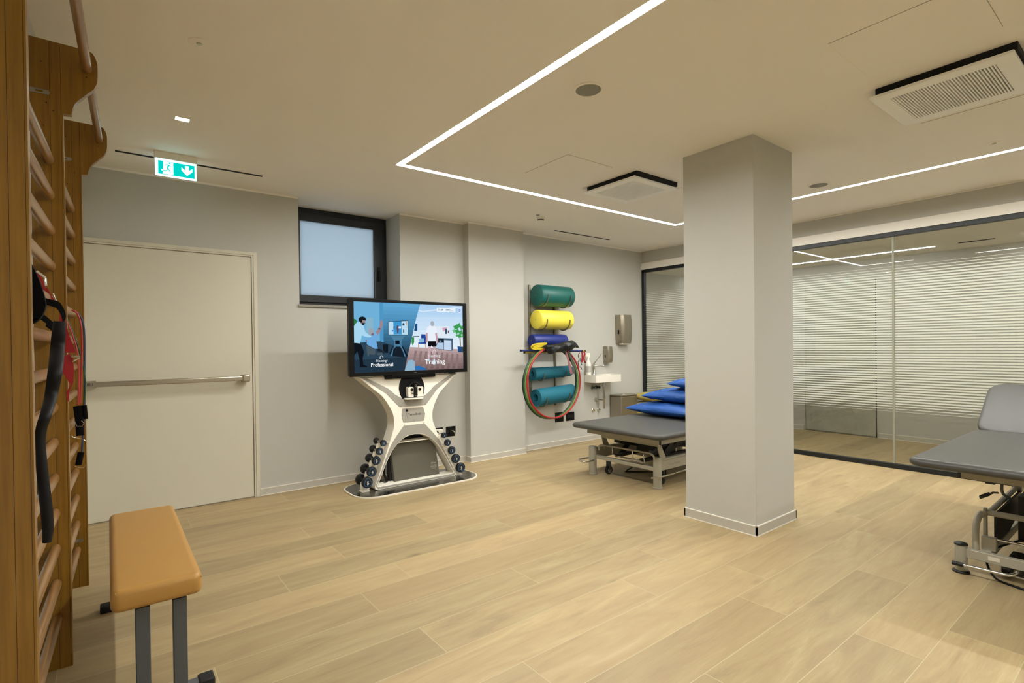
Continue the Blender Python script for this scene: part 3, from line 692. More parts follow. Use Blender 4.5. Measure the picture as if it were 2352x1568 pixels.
# camera recess + camera unit
ov = [(CXM + a, z) for a, z in [(-.112, .855), (-.135, .90), (-.144, .955), (-.135, 1.01), (-.108, 1.062), (.108, 1.062), (.135, 1.01), (.144, .955), (.135, .90), (.108, .855)]]
rc = MB().prism(ov, fp, -.004, .001).build('camera_recess', M_black, cs)
cu = MB()
cu.prism(rrect(CXM - .070, CXM - .008, .872, .970, .012), xz, 4.775, 4.83, m=0).prism(rrect(CXM + .024, CXM + .098, .870, .970, .012), xz, 4.775, 4.83, m=0)
cu.prism(rrect(CXM - .012, CXM + .026, .872, 1.0, .018), xz, 4.762, 4.835, m=1)
cu.prism(rrect(CXM - .004, CXM + .018, .878, .995, .011), xz, 4.759, 4.763, [rrect(CXM - .001, CXM + .015, .881, .992, .008)], m=2)
for z in (.975, .955, .925, .900): cu.cyl((CXM + .007, 4.761, z), (CXM + .007, 4.758, z), .005, seg=12, m=2 if z == .975 else 1)
for x in (CXM - .032, CXM + .056): cu.cyl((x, 4.776, .945), (x, 4.768, .945), .0145, seg=20, m=3).cyl((x, 4.769, .945), (x, 4.766, .945), .009, seg=16, m=1)
cu.box(CXM - .035, CXM - .01, 4.768, 4.776, .905, .912, 1)
cu.tube([(CXM - .06, 4.80, .97), (CXM - .02, 4.80, 1.005), (CXM + .01, 4.80, 1.018), (CXM + .05, 4.80, 1.0), (CXM + .085, 4.80, .97)], .008, 8, m=1)
cu.build('depth_camera', [M_white, M_black, M_chrome, P('camera_lens_ring', '#4c463a', .3, metal=.5)], rc, bevel=.001)
MB().prism(rrect(CXM - .10, CXM + .105, 4.755, 4.85, .045), xy, .848, .862).build('camera_shelf', M_white, cs, bevel=.003)
# television
tx0, tx1, tz0, tz1, ty = 1.783, 3.080, 1.098, 1.836, 4.79
MB().box(2.15, 2.70, ty + .02, ty + .09, 1.06, 1.45).build('television_mount', M_black, cs, bevel=.004)
tv = MB().prism([(tx0, tz0), (tx1, tz0), (tx1, tz1), (tx0, tz1)], xz, ty, ty + .012, [[(1.83, 1.134), (3.034, 1.134), (3.034, 1.807), (1.83, 1.807)]]).box(tx0 + .004, tx1 - .004, ty + .01, ty + .06, tz0 + .004, tz1 - .004).box(2.20, 2.58, ty - .004, ty + .03, tz0 - .014, tz0 + .004).box(2.86, 2.92, ty, ty + .03, tz0 - .008, tz0 + .002).build('television', P('glossy_black_bezel', '#070808', .4, spec=.2), cs, bevel=.002)
# the picture shown on the screen
SC = []
scr = {}
def E1(c):
    if c not in scr: scr[c] = len(SC); SC.append(EM('screen_' + c.strip('#'), c, 1.0))
    return scr[c]
quad = [(105, 100), (2170, 185), (2190, 1375), (120, 1445)]
A_ = []; B_ = []
for (x, y), (u, v) in zip(quad, [(0, 1), (1, 1), (1, 0), (0, 0)]):
    A_ += [[x, y, 1, 0, 0, 0, -u*x, -u*y], [0, 0, 0, x, y, 1, -v*x, -v*y]]; B_ += [u, v]
Hm = np.linalg.solve(np.array(A_, float), np.array(B_, float))
def uv(x, y):
    w_ = Hm[6]*x + Hm[7]*y + 1; return (Hm[0]*x + Hm[1]*y + Hm[2]) / w_, (Hm[3]*x + Hm[4]*y + Hm[5]) / w_
def sxz(x, y):
    u, v = uv(x, y); return 1.83 + 1.204 * min(max(u, 0), 1), 1.134 + .673 * min(max(v, 0), 1)
pic = MB(); lay = [ty + .0095]
def SP(pts, c, smooth_=False):
    lay[0] -= .00006
    P2 = [sxz(*p) for p in pts]
    if smooth_: P2 = [(p.x, p.y) for p in catmull([(a, b_, 0) for a, b_ in P2], 4, True)]
    vs = [Vector((a, lay[0], b_)) for a, b_ in P2]
    tris = tessellate_polygon([[Vector((a, b_, 0)) for a, b_ in P2]])
    pic.add(vs, [tuple(t_) for t_ in tris], E1(c))
def bands(pts4, cs_):
    (ax, ay), (bx, by), (cx_, cy_), (dx, dy) = pts4; n = len(cs_)
    for i, c in enumerate(cs_):
        f0, f1 = i / n, (i + 1) / n
        SP([(ax + (dx-ax)*f0, ay + (dy-ay)*f0), (bx + (cx_-bx)*f0, by + (cy_-by)*f0), (bx + (cx_-bx)*f1, by + (cy_-by)*f1), (ax + (dx-ax)*f1, ay + (dy-ay)*f1)], c)
def mixc(a, b_, n):
    a = [int(a[i:i+2], 16) for i in (1, 3, 5)]; b_ = [int(b_[i:i+2], 16) for i in (1, 3, 5)]
    return ['#%02x%02x%02x' % tuple(int(a[k] + (b_[k]-a[k]) * i / (n-1)) for k in range(3)) for i in range(n)]
bands([(105, 100), (1355, 150), (1060, 1410), (120, 1445)], mixc('#5fa6d4', '#4b8bb5', 6) + mixc('#4683aa', '#2d5570', 6) + mixc('#2a4f6a', '#1c3346', 6))
SP([(105, 100), (590, 125), (605, 560), (600, 900), (360, 1000), (110, 1000)], '#6fb0d8'); SP([(590, 125), (660, 128), (670, 900), (600, 950)], '#4f96c4')
SP([(110, 880), (600, 850), (760, 900), (1150, 1000), (1060, 1410), (120, 1445)], '#2c4457'); SP([(110, 1200), (1110, 1150), (1060, 1410), (120, 1445)], '#233646')
SP([(345, 415), (475, 408), (480, 700), (345, 700)], '#86b3c8')
bands([(1358, 150), (2170, 185), (2172, 400), (1290, 400)], mixc('#a9cdee', '#b8d8f4', 5)); bands([(1290, 400), (2172, 400), (2185, 1010), (1165, 960)], mixc('#c3def5', '#e3effa', 7))
SP([(1345, 260), (1410, 280), (2170, 180), (2172, 215), (1900, 240), (1410, 305), (1335, 285)], '#d3e6f8')
bands([(1160, 960), (2185, 1010), (2190, 1375), (1062, 1412)], mixc('#b79f9f', '#77605f', 7))
for k in range(9): SP([(1260 + k*100, 1030 + k*8), (1300 + k*100, 1034 + k*8), (1240 + k*105, 1370), (1190 + k*105, 1372)], '#8a7371')
SP([(1130, 1215), (1200, 1200), (1255, 1225), (1262, 1400), (1065, 1412)], '#8fb6cf'); SP([(1265, 1330), (1330, 1310), (1480, 1370), (1480, 1392), (1265, 1402)], '#2b6fb5')
# man standing bent forward (left photo)
SP([(110, 420), (150, 440), (170, 480), (140, 540), (110, 560)], '#2f7a45')
SP([(115, 880), (235, 885), (270, 960), (300, 1050), (275, 1180), (290, 1290), (365, 1320), (350, 1340), (225, 1335), (215, 1180), (175, 1040), (120, 1120)], '#0f151d')
SP([(107, 570), (160, 500), (215, 480), (290, 545), (330, 680), (440, 755), (430, 785), (330, 765), (260, 740), (235, 860), (230, 890), (112, 875)], '#a7d6ee')
SP([(330, 815), (395, 850), (390, 880), (330, 850)], '#7c6f76')
SP([(235, 440), (325, 450), (322, 490), (330, 505), (318, 520), (295, 548), (262, 545), (235, 505)], '#9a8787'); SP([(262, 500), (322, 508), (318, 522), (296, 550), (265, 545)], '#2a2a2e'); SP([(200, 425), (225, 395), (275, 384), (325, 402), (340, 445), (330, 462), (275, 448), (262, 500), (248, 505), (205, 470)], '#14181d')
# seated patient raising an arm
SP([(340, 925), (500, 930), (515, 1080), (640, 1065), (655, 1105), (520, 1110), (400, 1090), (390, 1135), (365, 1120)], '#4a5862')
SP([(360, 780), (440, 770), (520, 680), (560, 740), (530, 850), (560, 985), (515, 995), (350, 905)], '#6fabdf')
SP([(520, 680), (580, 590), (605, 520), (605, 475), (625, 445), (652, 480), (655, 540), (620, 640), (560, 738)], '#9d8690'); SP([(570, 605), (610, 610), (605, 632), (562, 622)], '#2c3038')
SP([(390, 640), (420, 612), (480, 620), (485, 690), (470, 730), (400, 720), (388, 680)], '#9aa4b0', True); SP([(420, 735), (460, 690), (485, 700), (480, 740)], '#7a6a74')
SP([(520, 1000), (600, 990), (690, 1060), (680, 1090), (640, 1060), (560, 1040)], '#1f2831'); SP([(500, 1085), (550, 1080), (545, 1180), (510, 1180)], '#314253')
# small console on the picture
SP([(745, 480), (1130, 455), (1132, 740), (750, 735)], '#23435a'); SP([(757, 490), (1120, 468), (1122, 728), (760, 724)], '#b9dcf0')
SP([(850, 482), (1005, 474), (1010, 722), (855, 720)], '#3f97d0'); SP([(915, 560), (945, 548), (960, 620), (945, 700), (925, 700), (912, 620)], '#5a4966'); SP([(857, 570), (875, 570), (875, 635), (857, 635)], '#1a2c44'); SP([(950, 575), (998, 570), (998, 605), (950, 608)], '#d7ecf8')
SP([(1020, 555), (1030, 510), (1052, 505), (1065, 555)], '#25344a'); SP([(1035, 690), (1035, 630), (1055, 628), (1055, 690)], '#2e3e55'); SP([(1097, 480), (1108, 480), (1108, 560), (1097, 560)], '#c98f3a'); SP([(820, 640), (850, 640), (850, 665), (820, 665)], '#2f6fd0')
SP([(800, 750), (1075, 745), (1010, 830), (1000, 920), (1040, 1010), (1130, 1140), (790, 1130), (870, 960), (875, 860)], '#4d7f9f'); SP([(885, 835), (965, 832), (970, 905), (890, 908)], '#0d1620')
SP([(850, 1010), (900, 950), (980, 950), (1030, 1040), (1065, 1155), (830, 1130)], '#16202a'); SP([(835, 940), (850, 945), (790, 1100), (775, 1080)], '#0e1822'); SP([(1010, 945), (1035, 950), (1125, 1130), (1095, 1150)], '#0e1822'); SP([(650, 912), (752, 908), (752, 1068), (700, 1070), (655, 1020)], '#121b24')
# right photo
SP([(1270, 520), (1305, 515), (1303, 660), (1242, 655)], '#1c4c7c'); SP([(1200, 770), (1245, 780), (1245, 870), (1215, 935), (1192, 870)], '#3d9352'); SP([(1220, 755), (1340, 752), (1340, 768), (1220, 770)], '#3c5468')
SP([(1375, 720), (1460, 722), (1475, 905), (1320, 900), (1325, 875), (1380, 860)], '#1e4499'); SP([(1335, 800), (1435, 795), (1440, 870), (1350, 880)], '#86b6d8'); SP([(1320, 905), (1340, 905), (1330, 985), (1315, 980)], '#c8a48c'); SP([(1450, 905), (1465, 905), (1475, 985), (1460, 985)], '#c8a48c')
SP([(1670, 570), (1915, 568), (1918, 780), (1672, 780)], '#dfe9f4'); SP([(1780, 600), (1870, 590), (1865, 640), (1790, 670)], '#cfa3bb'); SP([(1835, 620), (1870, 615), (1870, 715), (1835, 715)], '#40546e'); SP([(1885, 650), (1910, 650), (1910, 700), (1885, 700)], '#6b5870')
SP([(1680, 790), (1985, 800), (1990, 1020), (1955, 1040), (1620, 990), (1670, 900)], '#4a6175'); SP([(1700, 880), (1805, 885), (1805, 1010), (1640, 985)], '#b3cbe6'); SP([(1815, 830), (1952, 838), (1955, 1030), (1815, 1010)], '#c3d7ef'); SP([(1705, 808), (1805, 812), (1805, 870), (1705, 865)], '#151d28'); SP([(1725, 835), (1765, 835), (1765, 860), (1725, 860)], '#8fb0c8')
for (x, y, r) in ((2040, 590, 60), (2100, 560, 60), (2155, 600, 50), (2010, 660, 45), (2070, 670, 60), (2140, 690, 55), (2110, 750, 50), (2060, 745, 35), (2165, 760, 30)):
    SP([(x + r * math.cos(a / 9 * 2 * math.pi) * (1 if a % 2 else .6), y + r * math.sin(a / 9 * 2 * math.pi) * (1 if a % 2 else .6)) for a in range(9)], random.choice(['#4fae62', '#3f9a55', '#6cc47c']))
SP([(2108, 780), (2130, 780), (2140, 950), (2118, 950)], '#7d7a62'); SP([(2070, 950), (2180, 960), (2180, 1068), (2085, 1060)], '#1f4f86'); SP([(2140, 960), (2180, 960), (2180, 1068), (2140, 1066)], '#3a4a58')
# man from behind
SP([(1500, 950), (1560, 955), (1555, 1080), (1530, 1200), (1505, 1200), (1515, 1080)], '#c9a9b0'); SP([(1600, 955), (1655, 955), (1650, 1080), (1640, 1210), (1610, 1210), (1615, 1080)], '#c2a1a8'); SP([(1500, 1185), (1535, 1185), (1535, 1225), (1500, 1225)], '#b7d2e8'); SP([(1600, 1200), (1645, 1200), (1645, 1295), (1600, 1295)], '#9fc3e0')
SP([(1470, 690), (1500, 700), (1500, 860), (1470, 890), (1460, 860)], '#c49ba3'); SP([(1640, 700), (1675, 690), (1700, 860), (1695, 905), (1675, 890)], '#c49ba3')
SP([(1505, 850), (1660, 850), (1670, 950), (1595, 958), (1575, 930), (1560, 955), (1508, 948)], '#0e0f14')
SP([(1490, 590), (1550, 550), (1615, 550), (1665, 590), (1680, 690), (1640, 700), (1660, 850), (1500, 852), (1505, 700), (1465, 690)], '#e9f0fa')
SP([(1552, 500), (1580, 470), (1610, 485), (1618, 530), (1605, 565), (1565, 560)], '#a9adb9', True)
SP([(1672, 218), (2030, 225), (2030, 305), (1672, 298)], '#e8f3fc'); SP([(2070, 268), (2085, 222), (2110, 212), (2135, 225), (2150, 270), (2135, 315), (2108, 328), (2082, 312)], '#c9dcf6', True)
SP([(2108 + 18 * math.cos(i * math.pi / 8), 270 + 24 * math.sin(i * math.pi / 8)) for i in range(16)], '#5a77d0'); SP([(2108 + 9 * math.cos(i * math.pi / 6), 270 + 12 * math.sin(i * math.pi / 6)) for i in range(12)], '#c9dcf6')
def ST(s, x0, x1, y, c, bold=0., hh=None):
    a, z = sxz(x0, y); b2, _ = sxz(x1, y); lay[0] -= .00006
    text_mb(pic, s, b2 - a, (a + b2) / 2, z, lay[0], m=E1(c), bold=bold, height=hh)
ST('10:44', 1702, 1792, 275, '#3a4a58', .01); SP([(1845, 247), (1925, 249), (1925, 258), (1845, 256)], '#6a7a88'); SP([(1845, 272), (1995, 277), (1995, 284), (1845, 279)], '#a9b5c0')
for (x, y) in ((625, 1185), (1625, 1080)):
    lay[0] -= .00006
    pts = [sxz(x + a, y + b_) for a, b_ in [(-22, 0), (-28, -10), (-28, -38), (0, -68), (28, -38), (28, -18)]]
    stroke(pic, pts, .0035, xz, lay[0], E1('#ffffff'))
ST('Homing', 528, 718, 1240, '#e8eef2'); ST('Professional', 428, 845, 1328, '#ffffff', .012)
ST('Homing', 1510, 1742, 1155, '#e8eef2'); ST('Training', 1450, 1830, 1285, '#ffffff', .012)
SP([(735, 1205), (742, 1205), (742, 1211), (735, 1211)], '#ffffff'); SP([(1752, 1108), (1760, 1108), (1760, 1115), (1752, 1115)], '#ffffff')
pic.build('screen_picture', SC, tv, smooth=False, weld=False)
mb = MB().box(2.447, 2.473, ty - .0006, ty, 1.113, 1.118); mb.build('badge', P('badge_silver', '#8d8f90', .4), tv, smooth=False)

# ---- dumbbell racks: a sloping bar with cradles each side
DB_L = [(2.072, .459, .0335), (2.034, .385, .039), (1.998, .302, .046), (1.953, .204, .053), (1.908, .109, .058)]
DB_R = [(2.735, .459, .031), (2.779, .377, .037), (2.828, .292, .044), (2.877, .199, .051), (2.934, .096, .056)]
for side, DB in ((-1, DB_L), (1, DB_R)):
    rk = None; mb = MB()
    p0 = (DB[-1][0] - side * -.0, .014)
    a = [(d[0] - side * (d[2] * .15), d[1] - .012 - d[2] * .35) for d in DB]
    pts = [(DB[-1][0] + side * .035 * 0 - side * .01, .014)]
    for yy in (4.752, 4.818):
        zig = []
        for (x, z, r) in reversed(DB):
            zig += [(x + side * .030, z - .052), (x + side * .020, z - .012), (x - side * .004, z - .016), (x - side * .010, z + .004), (x - side * .020, z + .004)]
        inner = [(x - side * .050, z - .002) for (x, z, r) in DB]
        loop = [(DB[-1][0] + side * .028, .014)] + zig + inner + [(DB[-1][0] - side * .03, .014)]
        mb.prism(loop, xz, yy, yy + .004)
    mb.box(min(DB[-1][0] + side * .04, DB[-1][0] - side * .04), max(DB[-1][0] + side * .04, DB[-1][0] - side * .04), 4.745, 4.83, .0136, .018)
    tx = DB[0][0] - side * .02
    mb.box(min(tx, CXM + side * .26), max(tx, CXM + side * .26), 4.80, 4.83, .44, .446)
    mb.build('dumbbell_rack', M_white, cs)
M_dbr = P('matt_black_rubber', '#060607', .5); M_dbb = P('blue_ring_print', '#2a6ea6', .5); M_dbw = P('white_print', '#dfe3e6', .5)
DB_L = [(x, z, r_ * .9) for x, z, r_ in DB_L]; DB_R = [(x, z, r_ * .93) for x, z, r_ in DB_R]
names = ['topmost', 'second from top', 'middle', 'second from bottom', 'bottom']
nums = {0: '1', 1: '2', 2: '3', 3: '4', 4: '5'}
for side, DB, lr in ((-1, DB_L, 'left'), (1, DB_R, 'right')):
    for i, (x, z, r) in enumerate(DB):
        d = thing('dumbbell', '%s black dumbbell on the %s rack of the training console' % (names[i], lr), 'dumbbell', (x, 4.79, z), 'dumbbells on the console racks')
        hl = .026 + r * .30
        for yc, k in ((4.715, -1), (4.86, 1)):
            y0, y1 = (4.70 - 0, 4.70 + hl) if k < 0 else (4.895 - hl, 4.895)
            hd = MB().lathe((x, y0, z), (0, 1, 0), [(0, r * .86), (.004, r * .94), (.010, r), (y1 - y0 - .010, r), (y1 - y0 - .003, r * .93), (y1 - y0, r * .86)], 28).build('dumbbell_head', M_dbr, d)
            if k < 0:
                mb = MB(); pr_ = []
                def tri(R_, n=3, bul=.22):
                    o_ = []
                    for q in range(36):
                        th = 2 * math.pi * q / 36; o_.append((x + R_ * math.cos(th - math.pi/2) * (1 - bul * (1 + math.cos(3 * th)) / 2 + .0), z + R_ * math.sin(th - math.pi/2) * (1 - bul * (1 + math.cos(3 * th)) / 2)))
                    return o_
                mb.prism(tri(r * .80), xz, y0 - .0006, y0, [tri(r * .70)], m=0)
                text_mb(mb, nums[i], r * (.16 if i == 0 else .36), x, z - r * .34, y0 - .0008, m=1, bold=.05, height=r * .62)
                mb.build('weight_mark', [M_dbb, M_dbw], hd, smooth=False, weld=False)
        MB().cyl((x, 4.70 + hl - .005, z), (x, 4.895 - hl + .005, z), .0125, seg=16).lathe((x, 4.70 + hl - .001, z), (0, 1, 0), [(0, .02), (.006, .018), (.008, .0125)], 16).build('handle', M_chrome, d)
# folded mat inside the arch
fm = thing('folded_mat', 'dark grey folded foam mat standing inside the console arch', 'exercise mat', (2.49, 4.93, .02))
q0, q1, q2, q3 = (2.222, .03), (2.222, .445), (2.715, .445), (2.745, .03)
mb = MB(); 
def mt(a, b_, d): return Vector((a, 4.80 + .10 * b_ + d, b_))
mb.prism([(2.235, .016), (2.21, .405), (2.705, .412), (2.745, .016)], mt, .02, .075)
fmm = mb.build('mat_layer', P('dark_grey_foam', '#716d60', .85, bump=.4, bscale=300), fm, bevel=.006)
MB().prism([(2.205, .016), (2.20, .38), (2.70, .38), (2.72, .016)], mt, .078, .13).build('mat_layer', P('black_foam', '#1a1a18', .85), fm, bevel=.006)
mb = MB()
text_mb(mb, 'Airex', .062, 2.675, .155, .0192, plane=mt, height=.022, bold=.02, shear=.25)
for z_, wd_ in ((.140, .066), (.129, .070), (.121, .072), (.108, .050)):
    mb.prism([(2.675 - wd_ / 2, z_), (2.675 + wd_ / 2, z_), (2.675 + wd_ / 2, z_ + .0035), (2.675 - wd_ / 2, z_ + .0035)], mt, .0190, .0194)
mb.build('mat_print', P('pale_grey_print', '#b9b9ae', .7), fmm, smooth=False, weld=False)
MB().box(2.255, 2.625, 4.80, 4.94, .422, .428).build('inner_shelf', M_white, cs)
MB().box(2.2, 2.7, 4.935, 4.94, .10, .52).build('back_cover', M_black, cs)
t = tag(MB().tube(catmull([(2.155, 4.90, .30), (2.16, 4.89, .22), (2.15, 4.88, .12), (2.17, 4.87, .05), (2.13, 4.85, .03), (2.07, 4.84, .026)], 6), .012, 8).build('power_cable', M_black), 'black bundled power cable inside the left of the console arch', 'cable')

# ---- sockets
def socket(x0, x1, z0, z1, y, label, plug=False, grp='black wall sockets'):
    t = thing('wall_socket', label, 'wall socket', ((x0+x1)/2, y, z0), grp)
    MB().box(x0, x1, y - .008, y, z0, z1).build('cover_plate', M_black, t, bevel=.002)
    c = (x0 + x1) / 2; zc = (z0 + z1) / 2; mb = MB()
    for k in (-1, 0, 1): mb.box(c + k * .04 - .016, c + k * .04 + .016, y - .0095, y - .008, zc - .02, zc + .02)
    mb.build('socket_insert', P('satin_black_insert', '#17181a', .3), t)
    if plug:
        MB().cyl((c, y - .035, zc + .01), (c, y - .0095, zc + .01), .006, seg=10).build('connector', P('brass', '#b49a4a', .3, metal=1), t)
socket(3.112, 3.241, .321, .437, YB, 'black wall socket with pale plugged cable, right of the console', True)
socket(2.965, 3.068, .345, .437, YB, 'black wall socket half hidden behind the console at its right')
socket(4.828, 4.982, .322, .452, YB, 'left black wall socket below the hoops and rolled mats')
socket(5.030, 5.190, .322, .440, YB, 'right black wall socket, nearer the washbasin')
tag(MB().tube(catmull([(3.18, YB - .04, .39), (3.185, YB - .08, .37), (3.17, YB - .09, .30), (3.10, YB - .10, .24), (3.02, YB - .14, .22)], 8), .006, 8).build('plug_cable', P('pale_cable', '#d9d3bd', .5)), 'pale cable running from the wall socket behind the console', 'cable')
t = thing('power_adapter', 'white plug-in power adapter on the half hidden socket', 'power adapter', (3.0, YB - .06, .36))
MB().box(2.95, 3.04, YB - .07, YB - .0095, .335, .425).build('adapter_body', M_white, t, bevel=.008)

# =================================================================== MAT RACK, ROLLS, HOOPS
M_rail = P('rail_steel', '#8f8878', .35, metal=.9)
rk = thing('mat_rack', 'two vertical steel rails with hooks holding rolled mats, on back wall', 'wall rack', (4.61, YB, 1.3))
for x in (4.385, 4.825):
    MB().box(x - .014, x + .014, YB - .03, YB, .56, 2.17).build('rack_rail', M_rail, rk, bevel=.002)
def hook(x, z, r, yc):
    pts = [(x, YB - .028, z - r * .55)] + [(x, yc + (r + .008) * math.cos(math.radians(a)), z + (r + .008) * math.sin(math.radians(a))) for a in range(-50, -186, -12)]
    MB().tube(pts, .0065, 8).build('rack_hook', M_rail, rk)
rolls = [('foam_roller', 'large dark green padded roll at the top of the mat rack', '#0d6a62', (4.375, 4.955), 2.020, .140, 5.155, 'padded rolls on the mat rack'),
         ('foam_roller', 'yellow padded roll, second from the top of the mat rack', '#e8d84a', (4.375, 4.95), 1.707, .127, 5.165, 'padded rolls on the mat rack'),
         ('foam_roller', 'blue padded roll above the black bag on the mat rack', '#16308c', (4.315, 4.905), 1.437, .084, 5.19, 'padded rolls on the mat rack')]
for nm, lb, col, (xa, xb), z, r, yc, g in rolls:
    d = thing(nm, lb, 'padded roll', ((xa + xb) / 2, yc, z), g)
    L = xb - xa
    MB().lathe((xa, yc, z), (1, 0, 0), [(0, .0), (.003, r * .90), (.009, r * .965), (.020, r), (L - .02, r), (L - .009, r * .97), (L - .002, r * .9), (L, 0)], 40).build('roll_cover', P('vinyl_' + col.strip('#'), col, .45, bump=.2, bscale=60), d)
    MB().lathe((xa - .001, yc, z), (-1, 0, 0), [(0, .007), (.003, .006), (.004, 0)], 12).build('eyelet', M_chrome, d)
    hook(4.46, z, r, yc); hook(4.86, z, r, yc)
M_teal = P('teal_foam_mat', '#0f7a92', .7, bump=.3, bscale=200)
def rolled(xa, xb, z0_, z1_, yc, r, turns, label, taper=0.):
    d = thing('rolled_mat', label, 'exercise mat', ((xa + xb) / 2, yc, z0_), 'rolled teal mats on the rack')
    mb = MB(); th = .0125; n = turns * 36; r0 = r - th / 2 - turns * .0165
    sec = []
    for i in range(n + 1):
        a = 2 * math.pi * i / 36; rr = r0 + (r - r0 - th / 2) * i / n; sec.append((a, rr))
    vs = []; fs = []
    for e_i, (x, zz, k) in enumerate(((xa, z0_, 1.0), (xb, z1_, 1.0 - taper))):
        for a, rr in sec:
            for dr_ in (-th / 2, th / 2):
                q = (rr * k + dr_); vs.append((x, yc + q * math.cos(a - 1.0), zz + q * math.sin(a - 1.0)))
    M_ = len(sec) * 2
    for i in range(n):
        a = 2 * i; fs += [(a, a + 2, M_ + a + 2, M_ + a), (a + 1, M_ + a + 1, M_ + a + 3, a + 3), (a, a + 1, a + 3, a + 2), (M_ + a, M_ + a + 2, M_ + a + 3, M_ + a + 1)]
    fs += [(0, M_, M_ + 1, 1), (M_ - 2, M_ - 1, 2 * M_ - 1, 2 * M_ - 2)]
    mb.add(vs, fs); mb.build('mat_roll', M_teal, d)
    hook(4.46, z0_ + .003, r, yc); hook(4.86, z1_, r * (1 - taper), yc)
rolled(4.325, 4.99, 1.010, 1.028, 5.19, .090, 3, 'slim teal rolled mat in the middle of the mat rack', .15)
rolled(4.365, 5.00, .700, .735, 5.175, .120, 4, 'thick teal rolled mat at the bottom of the mat rack', .0)
# sticks
hook(4.46, 1.315, .03, 5.10); hook(4.86, 1.315, .03, 5.10)
def stick(p0, p1, r, col, endcol, label):
    d = thing('gymnastic_stick', label, 'exercise stick', ((p0[0] + p1[0]) / 2, p0[1], p0[2]), 'sticks on the mat rack')
    MB().cyl(p0, p1, r, seg=12).build('rod', P('stick_' + col.strip('#'), col, .4), d)
    for p, k in ((p0, -1), (p1, 1)): MB().cyl((p[0] - .002, p[1], p[2]), (p[0] + k * .02, p[1], p[2]), r * 1.15, seg=12).build('end_cap', P('cap_' + endcol.strip('#'), endcol, .6), d)
stick(on(1198, 805, 'y', 5.04), on(1335, 806, 'y', 5.04), .0125, '#1c2c78', '#12183c', 'dark blue gymnastic stick lying across the rack hooks')
stick(on(1206, 809.5, 'y', 5.07), on(1342, 806, 'y', 5.07), .0105, '#d8b91e', '#20201c', 'yellow gymnastic stick lying behind the blue one')
# bag, rope
def drape(name, pts_top, pts_bot, y0, y1, mat, seed=0, nu=40, nv=10, th=.10):
    mb = MB(); T = catmull(pts_top, 8); B = catmull(pts_bot, 8); n = min(len(T), len(B)); vs = []
    for s_, yy in ((0, y0), (1, y1)):
        for i in range(n):
            for j in range(nv + 1):
                f = j / nv; p = T[i].lerp(B[i], f)
                bulge = math.sin(math.pi * f) ** .6 * (.5 + .5 * math.sin(math.pi * i / (n - 1))) * th / 2
                w_ = noise.noise(Vector((p.x * 14 + seed, p.z * 40, s_ * 3))) * .012 + noise.noise(Vector((p.x * 40 + seed, p.z * 70 + p.x * 60, s_ * 3))) * .006
                vs.append((p.x, (yy[0] + (-bulge if s_ == 0 else bulge) - w_), p.z + w_ * .5))
    M_ = n * (nv + 1); fs = []
    for s_ in (0, 1):
        for i in range(n - 1):
            for j in range(nv):
                a = s_ * M_ + i * (nv + 1) + j; fs.append((a, a + 1, a + nv + 2, a + nv + 1))
    for i in range(n - 1):
        for j in (0, nv): a = i * (nv + 1) + j; fs.append((a, a + nv + 1, a + nv + 1 + M_, a + M_))
    for i in (0, n - 1):
        for j in range(nv): a = i * (nv + 1) + j; fs.append((a, a + 1, a + 1 + M_, a + M_))
    mb.add(vs, fs); return mb.build(name, mat, weld=False)
g_ = lambda l, y: [on(1190 + a / 7.125, 640 + b_ / 7.125, 'y', y) for a, b_ in l]
bag = drape('black_bag', g_([(415, 1085), (520, 1075), (640, 1060), (720, 1035), (800, 1015), (850, 1010), (900, 1050), (945, 1125)], 4.99), g_([(410, 1120), (430, 1170), (490, 1232), (600, 1200), (720, 1185), (820, 1180), (880, 1130), (942, 1128)], 4.99), (4.945,), (4.96,), P('black_nylon', '#0f120f', .5), 3)
tag(bag, 'crumpled black cloth bag lying over the hooks of the mat rack', 'bag')
t = thing('yellow_rope', 'yellow looped rubber band coil beside the black bag on rack', 'exercise band', on(1232, 795, 'y', 5.0))
mb = MB()
for l in ([(470, 1060), (400, 1062), (300, 1070), (240, 1090), (215, 1125), (260, 1150), (330, 1150), (410, 1145)], [(455, 1070), (380, 1085), (290, 1105), (255, 1120), (270, 1130), (330, 1120), (400, 1100)]):
    pp = catmull(g_(l, 5.0), 6); mb.tube(pp, .012, 8, ry=.006, up=(0, 0, 1))
mb.build('band_loop', P('yellow_rubber', '#e2c81a', .5), t)
# hoops
def hoop(cx, cz, y, R_, r, col, label):
    n = 72; pts = [(cx + R_ * math.cos(2*math.pi*i/n), y, cz + R_ * math.sin(2*math.pi*i/n)) for i in range(n)]
    o = MB().tube(pts, r, 10, closed=True).build('hoop', P('hoop_' + col.strip('#'), col, .4), None); relocate(o, (cx, y, cz))
    return tag(o, label, 'hoop', 'hoops hanging from the mat rack')
hoop(4.53, .900, 4.985, .455, .0115, '#c1272d', 'red plastic hoop, frontmost of the hoops below the mat rack')
hoop(4.515, .895, 5.005, .455, .0085, '#7fa53c', 'light green plastic hoop right behind the red hoop')
hoop(4.505, .892, 5.021, .455, .0085, '#2c6a3a', 'dark green plastic hoop between light green and black hoops')
hoop(4.50, .889, 5.036, .455, .0085, '#14161a', 'black plastic hoop hanging rearmost of the hoops')
t = thing('elastic_band', 'pink translucent elastic band hanging at the right of the hoops', 'exercise band', on(1310, 830, 'y', 4.98))
mb = MB(); ribbon(mb, catmull([on(*p, 'y', 4.955) for p in [(1300, 808), (1305, 825), (1309, 842), (1313, 858)]], 6), (1, 0, 0), [.028 + .001 * i for i in range(19)], .003)
mb.build('band_strip', P('pink_latex', '#a7696c', .45), t)
